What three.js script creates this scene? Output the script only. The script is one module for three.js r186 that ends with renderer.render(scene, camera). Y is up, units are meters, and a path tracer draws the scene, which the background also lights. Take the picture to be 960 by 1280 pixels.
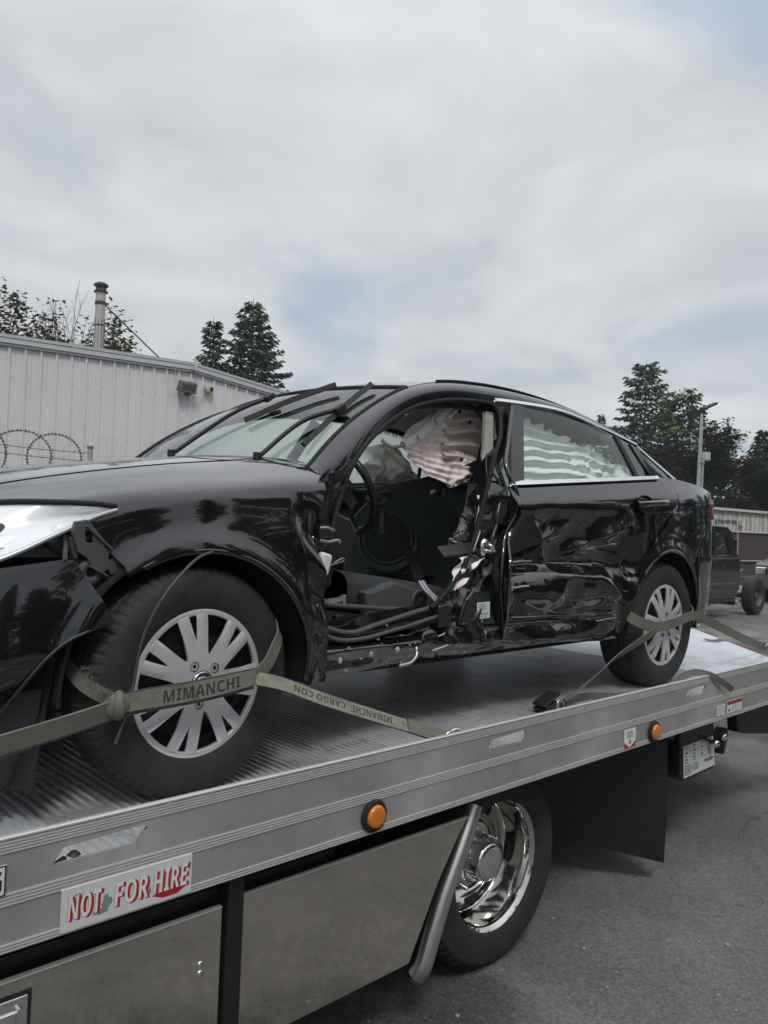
import * as THREE from 'three';
import { mergeGeometries } from 'three/addons/utils/BufferGeometryUtils.js';
import { RoundedBoxGeometry } from 'three/addons/geometries/RoundedBoxGeometry.js';
import { ImprovedNoise } from 'three/addons/math/ImprovedNoise.js';

// ---------- camera, sky, sun, exposure ----------
const H = 0.87;                       // height of the flatbed's deck above the asphalt
const scene = new THREE.Scene();
const camera = new THREE.PerspectiveCamera(65.67, 3 / 4, 0.05, 1200);
{
  const yaw = 0.7586, pitch = 0.0145, roll = 0.0397;
  const F = new THREE.Vector3(Math.sin(yaw) * Math.cos(pitch), Math.sin(pitch), -Math.cos(yaw) * Math.cos(pitch));
  const R = new THREE.Vector3(Math.cos(yaw), 0, Math.sin(yaw));
  const U = R.clone().cross(F);
  const R2 = R.clone().multiplyScalar(Math.cos(roll)).addScaledVector(U, Math.sin(roll));
  const U2 = U.clone().multiplyScalar(Math.cos(roll)).addScaledVector(R, -Math.sin(roll));
  camera.position.set(-1.2122, 0.817 + H, 2.9185);
  camera.quaternion.setFromRotationMatrix(new THREE.Matrix4().makeBasis(R2, U2, F.clone().negate()));
}
const renderer = new THREE.WebGLRenderer({ antialias: true });
renderer.toneMapping = THREE.LinearToneMapping;
renderer.toneMappingExposure = 1.07;
renderer.shadowMap.enabled = true;
renderer.setSize(768, 1024);

const pn = new ImprovedNoise();
function fbm(x, y, z, oct = 5, lac = 2.03, gain = 0.5) {
  let a = 1, s = 0, n = 0;
  for (let i = 0; i < oct; i++) { s += a * pn.noise(x, y, z); n += a; a *= gain; x *= lac; y *= lac; z *= lac; x += 3.1; y += 7.7; }
  return s / n;
}
function rng(seed) { let a = seed >>> 0; return () => { a = (a + 0x6D2B79F5) | 0; let t = Math.imul(a ^ (a >>> 15), 1 | a); t = (t + Math.imul(t ^ (t >>> 7), 61 | t)) ^ t; return ((t ^ (t >>> 14)) >>> 0) / 4294967296; }; }
const clamp = (x, a = 0, b = 1) => Math.min(b, Math.max(a, x));
const mix = (a, b, t) => a + (b - a) * t;
const sst = (a, b, x) => { const t = clamp((x - a) / (b - a)); return t * t * (3 - 2 * t); };
{
  // an overcast sky: one cloud deck seen in perspective, thinner and bluer in gaps
  const w = 1536, h = 768, d = new Float32Array(w * h * 4);
  for (let j = 0; j < h; j++) {
    const el = (0.5 - (j + 0.5) / h) * -Math.PI;           // v runs up from the bottom row
    for (let i = 0; i < w; i++) {
      const az = ((i + 0.5) / w - 0.5) * 2 * Math.PI;
      const dx = Math.cos(az) * Math.cos(el), dz = Math.sin(az) * Math.cos(el), dy = Math.sin(el);
      let c;
      if (dy < -0.02) c = [0.16, 0.16, 0.155];
      else {
        const k = 1 / (Math.max(dy, 0) + 0.16), px = dx * k, pz = dz * k;
        const wx = fbm(px * 0.6 + 5, pz * 0.6, 1.3, 3) * 0.9, wz = fbm(px * 0.6, pz * 0.6 + 9, 4.3, 3) * 0.9;
        const big = fbm(px * 0.55 + wx + 2.3, pz * 0.55 + wz + 0.7, 0.4, 4);
        const mid = fbm(px * 1.5 + wx * 1.4, pz * 1.5 + wz * 1.4, 7.1, 5, 2.1, 0.55);
        const fine = fbm(px * 5 + wx * 3, pz * 5 + wz * 3, 2.2, 4);
        const thick = clamp(0.5 + big * 0.95 + mid * 0.4 + fine * 0.1);
        const gap = sst(0.55, 0.16, thick);                  // where the deck thins
        const lum = 0.615 + 0.20 * mid + 0.08 * fine + 0.16 * big;
        const grey = [lum * 0.965, lum * 0.995, lum * 1.045];
        const blue = [0.36, 0.465, 0.605];
        c = [0, 1, 2].map((q) => mix(grey[q], blue[q], gap * 0.85));
        const hz = Math.exp(-Math.max(dy, 0) * 9);           // paler towards the horizon
        c = c.map((v, q) => mix(v, [0.565, 0.61, 0.66][q], hz * 0.45));
        const zen = 1 + 1.1 * sst(0.42, 1, dy); c = c.map((v) => v * zen);
      }
      const o = (j * w + i) * 4; d[o] = c[0]; d[o + 1] = c[1]; d[o + 2] = c[2]; d[o + 3] = 1;
    }
  }
  const t = new THREE.DataTexture(d, w, h, THREE.RGBAFormat, THREE.FloatType);
  t.mapping = THREE.EquirectangularReflectionMapping; t.magFilter = t.minFilter = THREE.LinearFilter; t.needsUpdate = true;
  scene.background = t; scene.environment = t;
}
const sun = new THREE.DirectionalLight(new THREE.Color(1, 0.97, 0.92), 1.3);
sun.position.set(-9, 26, 14); sun.target.position.set(2, 0, -2);
sun.castShadow = true; sun.shadow.radius = 26; sun.shadow.mapSize.set(2048, 2048);
Object.assign(sun.shadow.camera, { left: -40, right: 40, top: 40, bottom: -40, near: 1, far: 120 });
scene.add(sun, sun.target);

// ---------- helpers ----------
const V = (x, y, z) => new THREE.Vector3(x, y, z);
const used = new Map();
function numbered(n) { const k = used.get(n) ?? 0; used.set(n, k + 1); return k ? `${n}_${String(k).padStart(3, '0')}` : n; }
function tag(o, label, category, group) { o.userData.label = label; o.userData.category = category; if (group) o.userData.group = group; return o; }
function thing(name, label, category, pos = [0, 0, 0], turn = 0, group) {
  const g = new THREE.Group(); g.name = numbered(name); g.position.set(...pos); g.rotation.y = turn;
  tag(g, label, category, group); scene.add(g); return g;
}
function add(name, geo, mat, parent = scene) {
  const m = new THREE.Mesh(Array.isArray(geo) ? merge(geo) : geo, mat); m.castShadow = m.receiveShadow = true;
  m.name = parent === scene ? numbered(name) : name; parent.add(m); return m;
}
function struct(name, geo, mat) { const m = add(name, geo, mat); m.userData.kind = 'structure'; return m; }
function stuff(m) { m.userData.kind = 'stuff'; return m; }
function sub(name, parent) { const g = new THREE.Group(); g.name = name; parent.add(g); return g; }
function norm(g) {
  g = g.index ? g.toNonIndexed() : g;
  for (const k of Object.keys(g.attributes)) if (!['position', 'normal', 'uv', 'color'].includes(k)) g.deleteAttribute(k);
  if (!g.attributes.uv) g.setAttribute('uv', new THREE.BufferAttribute(new Float32Array(g.attributes.position.count * 2), 2));
  if (!g.attributes.normal) g.computeVertexNormals();
  return g;
}
function merge(list) {
  list = list.map(norm);
  if (list.some((g) => g.attributes.color)) for (const g of list) if (!g.attributes.color) g.setAttribute('color', new THREE.BufferAttribute(new Float32Array(g.attributes.position.count * 3).fill(1), 3));
  return mergeGeometries(list);
}
// uv in metres from the dominant axis of each face
function boxUV(g, s = 1) {
  g = norm(g); const p = g.attributes.position, n = g.attributes.normal, uv = g.attributes.uv;
  for (let i = 0; i < p.count; i += 3) {
    let ax = 0, ay = 0, az = 0;
    for (let k = 0; k < 3; k++) { ax += Math.abs(n.getX(i + k)); ay += Math.abs(n.getY(i + k)); az += Math.abs(n.getZ(i + k)); }
    for (let k = 0; k < 3; k++) {
      const x = p.getX(i + k) * s, y = p.getY(i + k) * s, z = p.getZ(i + k) * s;
      if (ay >= ax && ay >= az) uv.setXY(i + k, x, z); else if (az >= ax) uv.setXY(i + k, x, y); else uv.setXY(i + k, z, y);
    }
  }
  return g;
}
function box(w, h, d, x = 0, y = 0, z = 0, r = 0, ry = 0, rz = 0, rx = 0) {
  const g = r ? new RoundedBoxGeometry(w, h, d, 2, Math.min(r, w / 2.01, h / 2.01, d / 2.01)) : new THREE.BoxGeometry(w, h, d);
  const o = boxUV(g);
  if (rx) o.rotateX(rx); if (ry) o.rotateY(ry); if (rz) o.rotateZ(rz);
  return o.translate(x, y, z);
}
function cyl(r0, r1, a, b, seg = 16) {                     // a tapered rod between two points
  const A = V(...a), B = V(...b), d = B.clone().sub(A), g = new THREE.CylinderGeometry(r1, r0, d.length(), seg);
  g.applyQuaternion(new THREE.Quaternion().setFromUnitVectors(V(0, 1, 0), d.clone().normalize()));
  return g.translate((A.x + B.x) / 2, (A.y + B.y) / 2, (A.z + B.z) / 2);
}
function tube(pts, r, n = 40, seg = 8, closed = false) { return new THREE.TubeGeometry(new THREE.CatmullRomCurve3(pts.map((p) => V(...p)), closed), n, r, seg, closed); }
function lathe(pts, seg = 64, axis = 'y') {
  const g = new THREE.LatheGeometry(pts.map((p) => new THREE.Vector2(p[0], p[1])), seg);
  if (axis === 'z') g.rotateX(Math.PI / 2); return g;
}
// smooth table lookup
function curve(xs, ys) {
  const n = xs.length, m = new Array(n);
  for (let i = 0; i < n; i++) { const a = Math.max(0, i - 1), b = Math.min(n - 1, i + 1); m[i] = (ys[b] - ys[a]) / (xs[b] - xs[a]); }
  return (x) => {
    if (x <= xs[0]) return ys[0]; if (x >= xs[n - 1]) return ys[n - 1];
    let i = 0; while (x > xs[i + 1]) i++;
    const h = xs[i + 1] - xs[i], t = (x - xs[i]) / h, t2 = t * t, t3 = t2 * t;
    return ys[i] * (2 * t3 - 3 * t2 + 1) + m[i] * h * (t3 - 2 * t2 + t) + ys[i + 1] * (3 * t2 - 2 * t3) + m[i + 1] * h * (t3 - t2);
  };
}
function lin(xs, ys) { return (x) => { if (x <= xs[0]) return ys[0]; const n = xs.length; if (x >= xs[n - 1]) return ys[n - 1]; let i = 0; while (x > xs[i + 1]) i++; return mix(ys[i], ys[i + 1], (x - xs[i]) / (xs[i + 1] - xs[i])); }; }
function path3(pts) { const c = new THREE.CatmullRomCurve3(pts.map((p) => V(...p)), false, 'centripetal'); return (t) => { const p = c.getPoint(clamp(t)); return [p.x, p.y, p.z]; }; }
// a sheet f(u,v) with thickness th; out = rough outward direction
function sheet(f, nu, nv, th = 0, out = [0, 0, 1], uvf) {
  const P = [], UV = [], idx = [];
  for (let j = 0; j <= nv; j++) for (let i = 0; i <= nu; i++) { const p = f(i / nu, j / nv); P.push(p); UV.push(uvf ? uvf(i / nu, j / nv, p) : [p[0], p[1]]); }
  const at = (i, j) => j * (nu + 1) + i;
  for (let j = 0; j < nv; j++) for (let i = 0; i < nu; i++) { const a = at(i, j), b = at(i + 1, j), c = at(i + 1, j + 1), d = at(i, j + 1); idx.push(a, b, c, a, c, d); }
  let g = new THREE.BufferGeometry();
  g.setAttribute('position', new THREE.Float32BufferAttribute(P.flat(), 3)); g.setAttribute('uv', new THREE.Float32BufferAttribute(UV.flat(), 2));
  g.setIndex(idx); g.computeVertexNormals();
  const N = g.attributes.normal; let s = 0;
  for (let i = 0; i < N.count; i++) s += N.getX(i) * out[0] + N.getY(i) * out[1] + N.getZ(i) * out[2];
  if (s < 0) { for (let i = 0; i < idx.length; i += 3) { const t = idx[i + 1]; idx[i + 1] = idx[i + 2]; idx[i + 2] = t; } g.setIndex(idx); g.computeVertexNormals(); }
  for (let i = 0; i < P.length; i++) if (P[i].n) { const m = P[i].n; g.attributes.normal.setXYZ(i, m[0], m[1], m[2]); }
  if (!th) return g;
  const M = g.attributes.normal, Q = P.map((p, i) => [p[0] - M.getX(i) * th, p[1] - M.getY(i) * th, p[2] - M.getZ(i) * th]);
  const back = new THREE.BufferGeometry();
  back.setAttribute('position', new THREE.Float32BufferAttribute(Q.flat(), 3)); back.setAttribute('uv', new THREE.Float32BufferAttribute(UV.flat(), 2));
  const bi = []; for (let i = 0; i < idx.length; i += 3) bi.push(idx[i], idx[i + 2], idx[i + 1]); back.setIndex(bi); back.computeVertexNormals();
  const ep = [], eu = [], ring = [];
  for (let i = 0; i < nu; i++) ring.push([at(i, 0), at(i + 1, 0)]);
  for (let j = 0; j < nv; j++) ring.push([at(nu, j), at(nu, j + 1)]);
  for (let i = nu; i > 0; i--) ring.push([at(i, nv), at(i - 1, nv)]);
  for (let j = nv; j > 0; j--) ring.push([at(0, j), at(0, j - 1)]);
  for (const [a, b] of ring) { ep.push(...P[a], ...Q[a], ...Q[b], ...P[a], ...Q[b], ...P[b]); for (const k of [a, a, b, a, b, b]) eu.push(...UV[k]); }
  const e = new THREE.BufferGeometry();
  e.setAttribute('position', new THREE.Float32BufferAttribute(ep, 3)); e.setAttribute('uv', new THREE.Float32BufferAttribute(eu, 2)); e.computeVertexNormals();
  return merge([g, back, e]);
}
// a flat band swept along points; wdir(t) gives its width direction
function band(pts, width, th, wdir, n = 40, uvScale = 1) {
  const c = new THREE.CatmullRomCurve3(pts.map((p) => V(...p)), false, 'centripetal'), L = c.getLength();
  const P = [], UV = [], idx = [];
  for (let i = 0; i <= n; i++) {
    const t = i / n, p = c.getPointAt(t), T = c.getTangentAt(t), w0 = wdir(t), W = V(...w0), sc = W.length();
    W.addScaledVector(T, -W.dot(T)).normalize(); const N = T.clone().cross(W).normalize(), hw = width / 2 * (sc > 0.01 ? sc : 1), ht = th / 2;
    const ring = [[-1, -1], [1, -1], [1, 1], [-1, 1]];
    for (let k = 0; k < 4; k++) {                           // doubled corners keep the edges crisp
      const [a0, b0] = ring[k], [a1, b1] = ring[(k + 1) % 4];
      for (const [a, b] of [[a0, b0], [a1, b1]]) { const q = p.clone().addScaledVector(W, a * hw).addScaledVector(N, b * ht); P.push(q.x, q.y, q.z); UV.push(t * L * uvScale, (a * 0.5 + 0.5)); }
    }
  }
  for (let i = 0; i < n; i++) for (let k = 0; k < 4; k++) { const a = i * 8 + k * 2, b = a + 1, cc = a + 8, d = a + 9; idx.push(a, b, d, a, d, cc); }
  idx.push(0, 2, 4, 0, 4, 6); const e = n * 8; idx.push(e, e + 4, e + 2, e, e + 6, e + 4);
  const g = new THREE.BufferGeometry(); g.setAttribute('position', new THREE.Float32BufferAttribute(P, 3)); g.setAttribute('uv', new THREE.Float32BufferAttribute(UV, 2)); g.setIndex(idx); g.computeVertexNormals(); return g;
}
function extrude(pts, depth, bevel = 0, holes = [], cs = 8) {
  const s = new THREE.Shape(pts.map((p) => new THREE.Vector2(...p)));
  for (const h of holes) s.holes.push(new THREE.Path(h.map((p) => new THREE.Vector2(...p))));
  return new THREE.ExtrudeGeometry(s, { depth, bevelEnabled: bevel > 0, bevelThickness: bevel, bevelSize: bevel, bevelSegments: 2, bevelOffset: -bevel, curveSegments: cs });
}
// textures
function noiseTex(n, f, { srgb = false, rep = 1 } = {}) {
  const d = new Uint8Array(n * n * 4);
  for (let j = 0; j < n; j++) for (let i = 0; i < n; i++) { const c = f(i / n, j / n, i, j), o = (j * n + i) * 4; const a = Array.isArray(c) ? c : [c, c, c]; for (let k = 0; k < 3; k++) d[o + k] = clamp(a[k], 0, 1) * 255; d[o + 3] = 255; }
  const t = new THREE.DataTexture(d, n, n); t.wrapS = t.wrapT = THREE.RepeatWrapping; t.magFilter = THREE.LinearFilter; t.minFilter = THREE.LinearMipmapLinearFilter; t.generateMipmaps = true;
  if (srgb) t.colorSpace = THREE.SRGBColorSpace; t.repeat.set(rep, rep); t.needsUpdate = true; return t;
}
const hsh = (x, y, s) => { let h = (x * 374761393 + y * 668265263 + s * 982451653) | 0; h = Math.imul(h ^ (h >>> 13), 1274126177); return ((h ^ (h >>> 16)) >>> 0) / 4294967296; };
function vn(u, v, per, s) {                                // tileable value noise
  const x = u * per, y = v * per, i = Math.floor(x), j = Math.floor(y), a = x - i, b = y - j, A = a * a * (3 - 2 * a), B = b * b * (3 - 2 * b), m = (k) => ((k % per) + per) % per;
  return mix(mix(hsh(m(i), m(j), s), hsh(m(i + 1), m(j), s), A), mix(hsh(m(i), m(j + 1), s), hsh(m(i + 1), m(j + 1), s), A), B);
}
function tfbm(u, v, per, s, oct = 4) { let a = 1, r = 0, n = 0; for (let k = 0; k < oct; k++) { r += a * vn(u, v, per, s + k); n += a; a *= 0.55; per *= 2; } return r / n; }
function canvasTex(w, h, draw) {
  const c = document.createElement('canvas'); c.width = w; c.height = h; draw(c.getContext('2d'), w, h);
  const t = new THREE.CanvasTexture(c); t.colorSpace = THREE.SRGBColorSpace; t.magFilter = THREE.LinearFilter; return t;
}
const rep = (t, a, b = a) => { const c = t.clone(); c.repeat.set(a, b); c.needsUpdate = true; return c; };
const lc = (r, g, b) => new THREE.Color().setRGB(r, g, b);
const std = (o) => new THREE.MeshStandardMaterial(o), phy = (o) => new THREE.MeshPhysicalMaterial(o);

// ---------- materials ----------
const T = {};
T.speck = noiseTex(512, (u, v, i, j) => 0.5 + 0.35 * (tfbm(u, v, 64, 3, 3) - 0.5) + 0.3 * (hsh(i, j, 5) - 0.5));
T.cloudy = noiseTex(512, (u, v) => 0.25 + 0.75 * tfbm(u, v, 6, 11, 6));
T.brushed = noiseTex(512, (u, v, i, j) => 0.5 + 0.28 * (hsh(i, 0, 7) - 0.5) + 0.25 * (vn(u, v, 256, 9) - 0.5) + 0.25 * (tfbm(u, v, 8, 21, 4) - 0.5));
T.alu = noiseTex(1024, (u, v, i, j) => {
  const c = tfbm(u, v, 5, 31, 6), st = vn(u, v * 0.06, 400, 37), sp = hsh(i, j, 3) > 0.9985 ? -0.25 : 0;
  const k = 0.665 + 0.20 * (c - 0.5) + 0.015 * (st - 0.5) + 0.08 * (hsh(i, j, 8) - 0.5) + sp; return [k, k * 1.0, k * 0.99];
}, { srgb: true });
T.aluRough = noiseTex(512, (u, v) => 0.42 + 0.3 * (tfbm(u, v, 7, 33, 5) - 0.3));
T.deck = noiseTex(1024, (u, v, i, j) => {
  const c = tfbm(u, v, 4, 51, 6), sc = vn(u, v, 12, 52), k = 0.80 + 0.26 * (c - 0.5) + 0.07 * (hsh(i, j, 5) - 0.5) - (tfbm(u, v, 9, 58, 4) > 0.66 ? 0.12 : 0) + (sc > 0.8 ? 0.05 : 0); return [k * 0.99, k, k * 1.01];
}, { srgb: true });
T.asphalt = noiseTex(2048, (u, v, i, j) => {
  const big = tfbm(u, v, 3, 71, 5), mid = tfbm(u, v, 24, 75, 4), g = hsh(i, j, 9), st = tfbm(u, v, 7, 81, 6), fine = vn(u, v, 700, 83);
  let k = 0.395 + 0.11 * (big - 0.5) + 0.09 * (mid - 0.5) + 0.13 * (g - 0.5) + 0.10 * (fine - 0.5);
  k -= 0.115 * sst(0.52, 0.72, st); k += 0.10 * sst(0.60, 0.74, tfbm(u, v, 5, 91, 6));
  if (hsh(i >> 1, j >> 1, 14) > 0.9992) k += 0.2; if (hsh(i, j, 15) > 0.997) k += 0.1;
  const cr = Math.abs(tfbm(u, v, 6, 97, 5) - 0.5); if (cr < 0.0022 && tfbm(u, v, 4, 99, 3) > 0.5) k -= 0.08;
  return [k * 1.015, k, k * 0.975];
}, { srgb: true });
T.asphaltB = noiseTex(1024, (u, v, i, j) => 0.5 + 0.5 * (hsh(i, j, 19) - 0.5) + 0.5 * (vn(u, v, 300, 23) - 0.5) + 0.4 * (vn(u, v, 90, 25) - 0.5));
T.rubber = noiseTex(512, (u, v, i, j) => { const k = 0.155 + 0.08 * (tfbm(u, v, 8, 41, 5) - 0.5) + 0.03 * (hsh(i, j, 4) - 0.5) + (hsh(i >> 1, j >> 4, 44) > 0.996 ? 0.08 : 0); return [k, k, k * 1.02]; }, { srgb: true });
T.web = noiseTex(256, (u, v, i, j) => { const k = 0.46 + 0.10 * (((i >> 1) + (j >> 1)) % 2) + 0.12 * (tfbm(u, v, 10, 61, 4) - 0.5); return [k, k * 0.985, k * 0.92]; }, { srgb: true });
T.bark = noiseTex(256, (u, v) => 0.3 + 0.5 * tfbm(u, v * 0.25, 24, 62, 4));
T.siding = noiseTex(512, (u, v, i, j) => { const k = 0.82 + 0.05 * (tfbm(u, v * 0.4, 6, 65, 5) - 0.5) + 0.008 * (vn(u, 0, 128, 66) - 0.5); return [k, k * 1.0, k * 1.005]; }, { srgb: true });

const M = {};
T.paintR = noiseTex(512, (u, v, i, j) => 0.10 + 0.16 * sst(0.45, 0.75, tfbm(u, v, 12, 45, 5)) + (hsh(i, j, 46) > 0.998 ? 0.5 : 0));
T.paintC = noiseTex(1024, (u, v, i, j) => { const k = (hsh(i, j, 47) > 0.9994 ? 0.30 : 0.075) + 0.03 * sst(0.55, 0.8, tfbm(u, v, 6, 48, 5)); return [k * 0.96, k * 0.99, k * 1.1]; }, { srgb: true });
M.paint = phy({ color: 0xffffff, map: T.paintC, roughness: 0.10, clearcoat: 1, clearcoatRoughness: 0.01, specularIntensity: 0.9 });
M.paintDusty = phy({ color: 0xffffff, map: T.paintC, roughness: 0.16, clearcoat: 1, clearcoatRoughness: 0.03, specularIntensity: 0.9 });
M.plastic = std({ color: lc(0.018, 0.019, 0.021), roughness: 0.55, roughnessMap: T.cloudy, bumpMap: T.speck, bumpScale: 0.0003 });
M.plasticMid = std({ color: lc(0.065, 0.07, 0.074), roughness: 0.6, bumpMap: T.speck, bumpScale: 0.0004 });
M.trimBlack = std({ color: lc(0.010, 0.010, 0.012), roughness: 0.6 });
M.seal = std({ color: lc(0.010, 0.010, 0.011), roughness: 0.85 });
M.tyre = std({ color: 0xffffff, map: T.rubber, roughness: 0.78, bumpMap: T.speck, bumpScale: 0.0004 });
M.chrome = std({ color: lc(0.78, 0.79, 0.80), metalness: 1, roughness: 0.07 });
M.chromeSoft = std({ color: lc(0.72, 0.73, 0.74), metalness: 1, roughness: 0.2 });
M.hubcap = std({ color: lc(0.70, 0.71, 0.72), metalness: 0.5, roughness: 0.3, bumpMap: T.speck, bumpScale: 0.0001 });
M.darkSteel = std({ color: lc(0.025, 0.026, 0.028), metalness: 0.4, roughness: 0.5 });
M.glass = phy({ color: lc(0.88, 0.97, 0.93), transmission: 1, roughness: 0.0, thickness: 0, ior: 1.5 });
M.tint = phy({ color: lc(0.87, 0.96, 0.92), transmission: 1, roughness: 0.0, thickness: 0, ior: 1.5 });
M.clear = phy({ color: lc(0.95, 0.96, 0.97), transmission: 1, roughness: 0.02, thickness: 0, ior: 1.5 });
M.dark = std({ color: lc(0.008, 0.008, 0.009), roughness: 0.8 });
M.cloth = std({ color: lc(0.035, 0.038, 0.041), roughness: 0.95, bumpMap: T.speck, bumpScale: 0.0006 });
M.beigeTrim = std({ color: lc(0.36, 0.35, 0.30), roughness: 0.7 });
M.airbagPink = phy({ color: lc(0.86, 0.75, 0.725), roughness: 0.85, side: THREE.DoubleSide, bumpMap: T.speck, bumpScale: 0.0006 });
M.airbagCream = phy({ color: lc(0.80, 0.79, 0.72), roughness: 0.9, side: THREE.DoubleSide, bumpMap: T.cloudy, bumpScale: 0.002 });
M.airbagWhite = phy({ color: lc(0.88, 0.89, 0.86), roughness: 0.85, side: THREE.DoubleSide });
M.bareMetal = std({ color: lc(0.55, 0.55, 0.54), metalness: 0.9, roughness: 0.35 });
M.scuff = std({ color: lc(0.32, 0.32, 0.31), roughness: 0.6 });
M.alu = std({ color: 0xffffff, map: T.alu, metalness: 0.45, roughness: 0.5, roughnessMap: T.aluRough, bumpMap: T.speck, bumpScale: 0.0002 });
M.aluBright = std({ color: lc(0.66, 0.66, 0.65), metalness: 0.45, roughness: 0.32 });
M.rimChrome = std({ color: lc(0.62, 0.61, 0.58), metalness: 1, roughness: 0.09 });
M.deck = std({ color: 0xffffff, map: T.deck, metalness: 0.4, roughness: 0.33 });
M.deckSmooth = std({ color: 0xffffff, map: noiseTex(1024, (u, v, i, j) => { const k = 0.86 - 0.10 * sst(0.55, 0.75, tfbm(u, v, 6, 141, 6)) + 0.08 * (tfbm(u, v, 16, 143, 4) - 0.5) - (tfbm(u, v, 11, 147, 3) > 0.79 ? 0.5 : 0) + 0.04 * (hsh(i, j, 5) - 0.5); return [k * 0.985, k, k * 1.02]; }, { srgb: true, rep: 0.4 }), metalness: 0.45, roughness: 0.38 });
M.stainless = std({ color: lc(0.80, 0.78, 0.75), map: noiseTex(1024, (u, v, i, j) => { let k = 0.86 + 0.08 * (tfbm(u, v, 8, 161, 5) - 0.5); if (hsh(i >> 1, j >> 1, 21) > 0.995) k += 0.14 * hsh(i, j, 2); if (tfbm(u, v, 70, 165, 3) > 0.80) k -= 0.09; if (hsh(i, j, 24) > 0.992) k -= 0.2; return [k, k * 0.99, k * 0.965]; }, { srgb: true, rep: 1.4 }), metalness: 0.95, roughness: 0.06, bumpMap: T.cloudy, bumpScale: 0.0002 });
M.blackPaint = std({ color: lc(0.010, 0.010, 0.011), roughness: 0.45 });
M.amber = phy({ color: lc(0.58, 0.165, 0.012), roughness: 0.15, clearcoat: 1 });
M.web = std({ color: lc(0.62, 0.62, 0.60), map: T.web, roughness: 0.95, bumpMap: T.web, bumpScale: 0.0008 });
M.galv = std({ color: lc(0.42, 0.43, 0.43), metalness: 0.5, roughness: 0.5 });
M.siding = std({ color: 0xffffff, map: T.siding, roughness: 0.6 });
M.red = std({ color: lc(0.38, 0.015, 0.02), roughness: 0.5 });

// ---------- ground ----------
{
  const g = new THREE.PlaneGeometry(500, 500, 1, 1).rotateX(-Math.PI / 2), p = g.attributes.position, uv = g.attributes.uv;
  for (let i = 0; i < p.count; i++) uv.setXY(i, p.getX(i), p.getZ(i));
  struct('asphalt_ground', g, std({ color: 0xffffff, map: rep(T.asphalt, 1 / 7), roughness: 0.92, bumpMap: rep(T.asphaltB, 1 / 1.6), bumpScale: 0.006 }));
}
// ---------- the metal shed ----------
const shed = thing('metal_shed', 'long low white metal shed with ribbed siding and shallow gable', 'building', [0, 0, -13.4]);
{
  const roofY = lin([-14, 8, 30], [3.60 + H, 4.29 + H, 1.95 + H]), P = 0.3048;
  const prof = [[0, 0], [0.010, 0.045], [0.045, 0.045], [0.060, 0], [0.13, 0], [0.138, 0.006], [0.152, 0.006], [0.16, 0], [0.22, 0], [0.228, 0.006], [0.242, 0.006], [0.25, 0], [P, 0]];
  for (let k = -30; k < 42; k++) {
    const x0 = 3.98 + k * P, pos = [], uv = [];
    for (let i = 0; i < prof.length - 1; i++) {
      const [a, za] = prof[i], [b, zb] = prof[i + 1], A = x0 + a, B = x0 + b, ya = roofY(A) - 0.12, yb = roofY(B) - 0.12;
      pos.push(A, 0, za, B, 0, zb, B, yb, zb, A, 0, za, B, yb, zb, A, ya, za);
      for (const [u, v] of [[A, 0], [B, 0], [B, yb], [A, 0], [B, yb], [A, ya]]) uv.push(u * 0.3, v * 0.3);
    }
    const g = new THREE.BufferGeometry(); g.setAttribute('position', new THREE.Float32BufferAttribute(pos, 3)); g.setAttribute('uv', new THREE.Float32BufferAttribute(uv, 2)); g.computeVertexNormals();
    add('wall_panel', g, M.siding, shed);
  }
  const xs = [3.98 - 30 * P, 8, 3.98 + 42 * P], fm = std({ color: lc(0.50, 0.51, 0.52), roughness: 0.5 }), fm2 = std({ color: lc(0.34, 0.35, 0.36), roughness: 0.5 });
  for (let s = 0; s < 2; s++) {
    const a = [xs[s], roofY(xs[s])], b = [xs[s + 1], roofY(xs[s + 1])], L = Math.hypot(b[0] - a[0], b[1] - a[1]), r = Math.atan2(b[1] - a[1], b[0] - a[0]), c = [(a[0] + b[0]) / 2, (a[1] + b[1]) / 2];
    const at = (w, h, d, dy, z) => box(L * w, h, d, 0, dy, z).rotateZ(r).translate(c[0], c[1], 0);
    add('fascia', [at(1, 0.115, 0.05, -0.075, 0.07), at(1, 0.03, 0.07, -0.012, 0.075)], fm, shed);
    add('fascia_trim', [at(1, 0.05, 0.035, -0.16, 0.055)], fm2, shed);
    add('roof_sheet', [at(1, 0.05, 24, 0.02, -11.95)], M.galv, shed);
  }
  add('rear_wall', box(xs[2] - xs[0], 2.8, 0.1, (xs[0] + xs[2]) / 2, 1.4, -23.9), M.siding, shed);
  add('corner_trim', [box(0.12, 2.6, 0.1, xs[2], 1.3, 0.03), box(0.12, 3.9, 0.1, xs[0], 1.95, 0.03)], fm, shed);
  add('side_wall', [box(0.06, 2.6, 23.8, xs[2], 1.3, -11.95)], M.siding, shed); add('side_wall', [box(0.06, 3.9, 23.8, xs[0], 1.95, -11.95)], M.siding, shed);
  add('ridge_bracket', [box(0.05, 0.26, 0.06, 8.02, 4.27 + H, 0.12), cyl(0.008, 0.008, [7.55, 4.34 + H, 0.1], [7.55, 3.92 + H, 0.06], 6)], fm, shed);
  const screws = [];
  for (let k = -1; k < 26; k++) for (const q of [0.42, 1.5]) { const x = 3.98 + k * P + 0.10; screws.push(cyl(0.011, 0.008, [x, roofY(x) - q - 0.35, 0], [x, roofY(x) - q - 0.35, 0.014], 6)); }
  stuff(add('wall_screws', screws, M.galv, shed));
}
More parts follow.
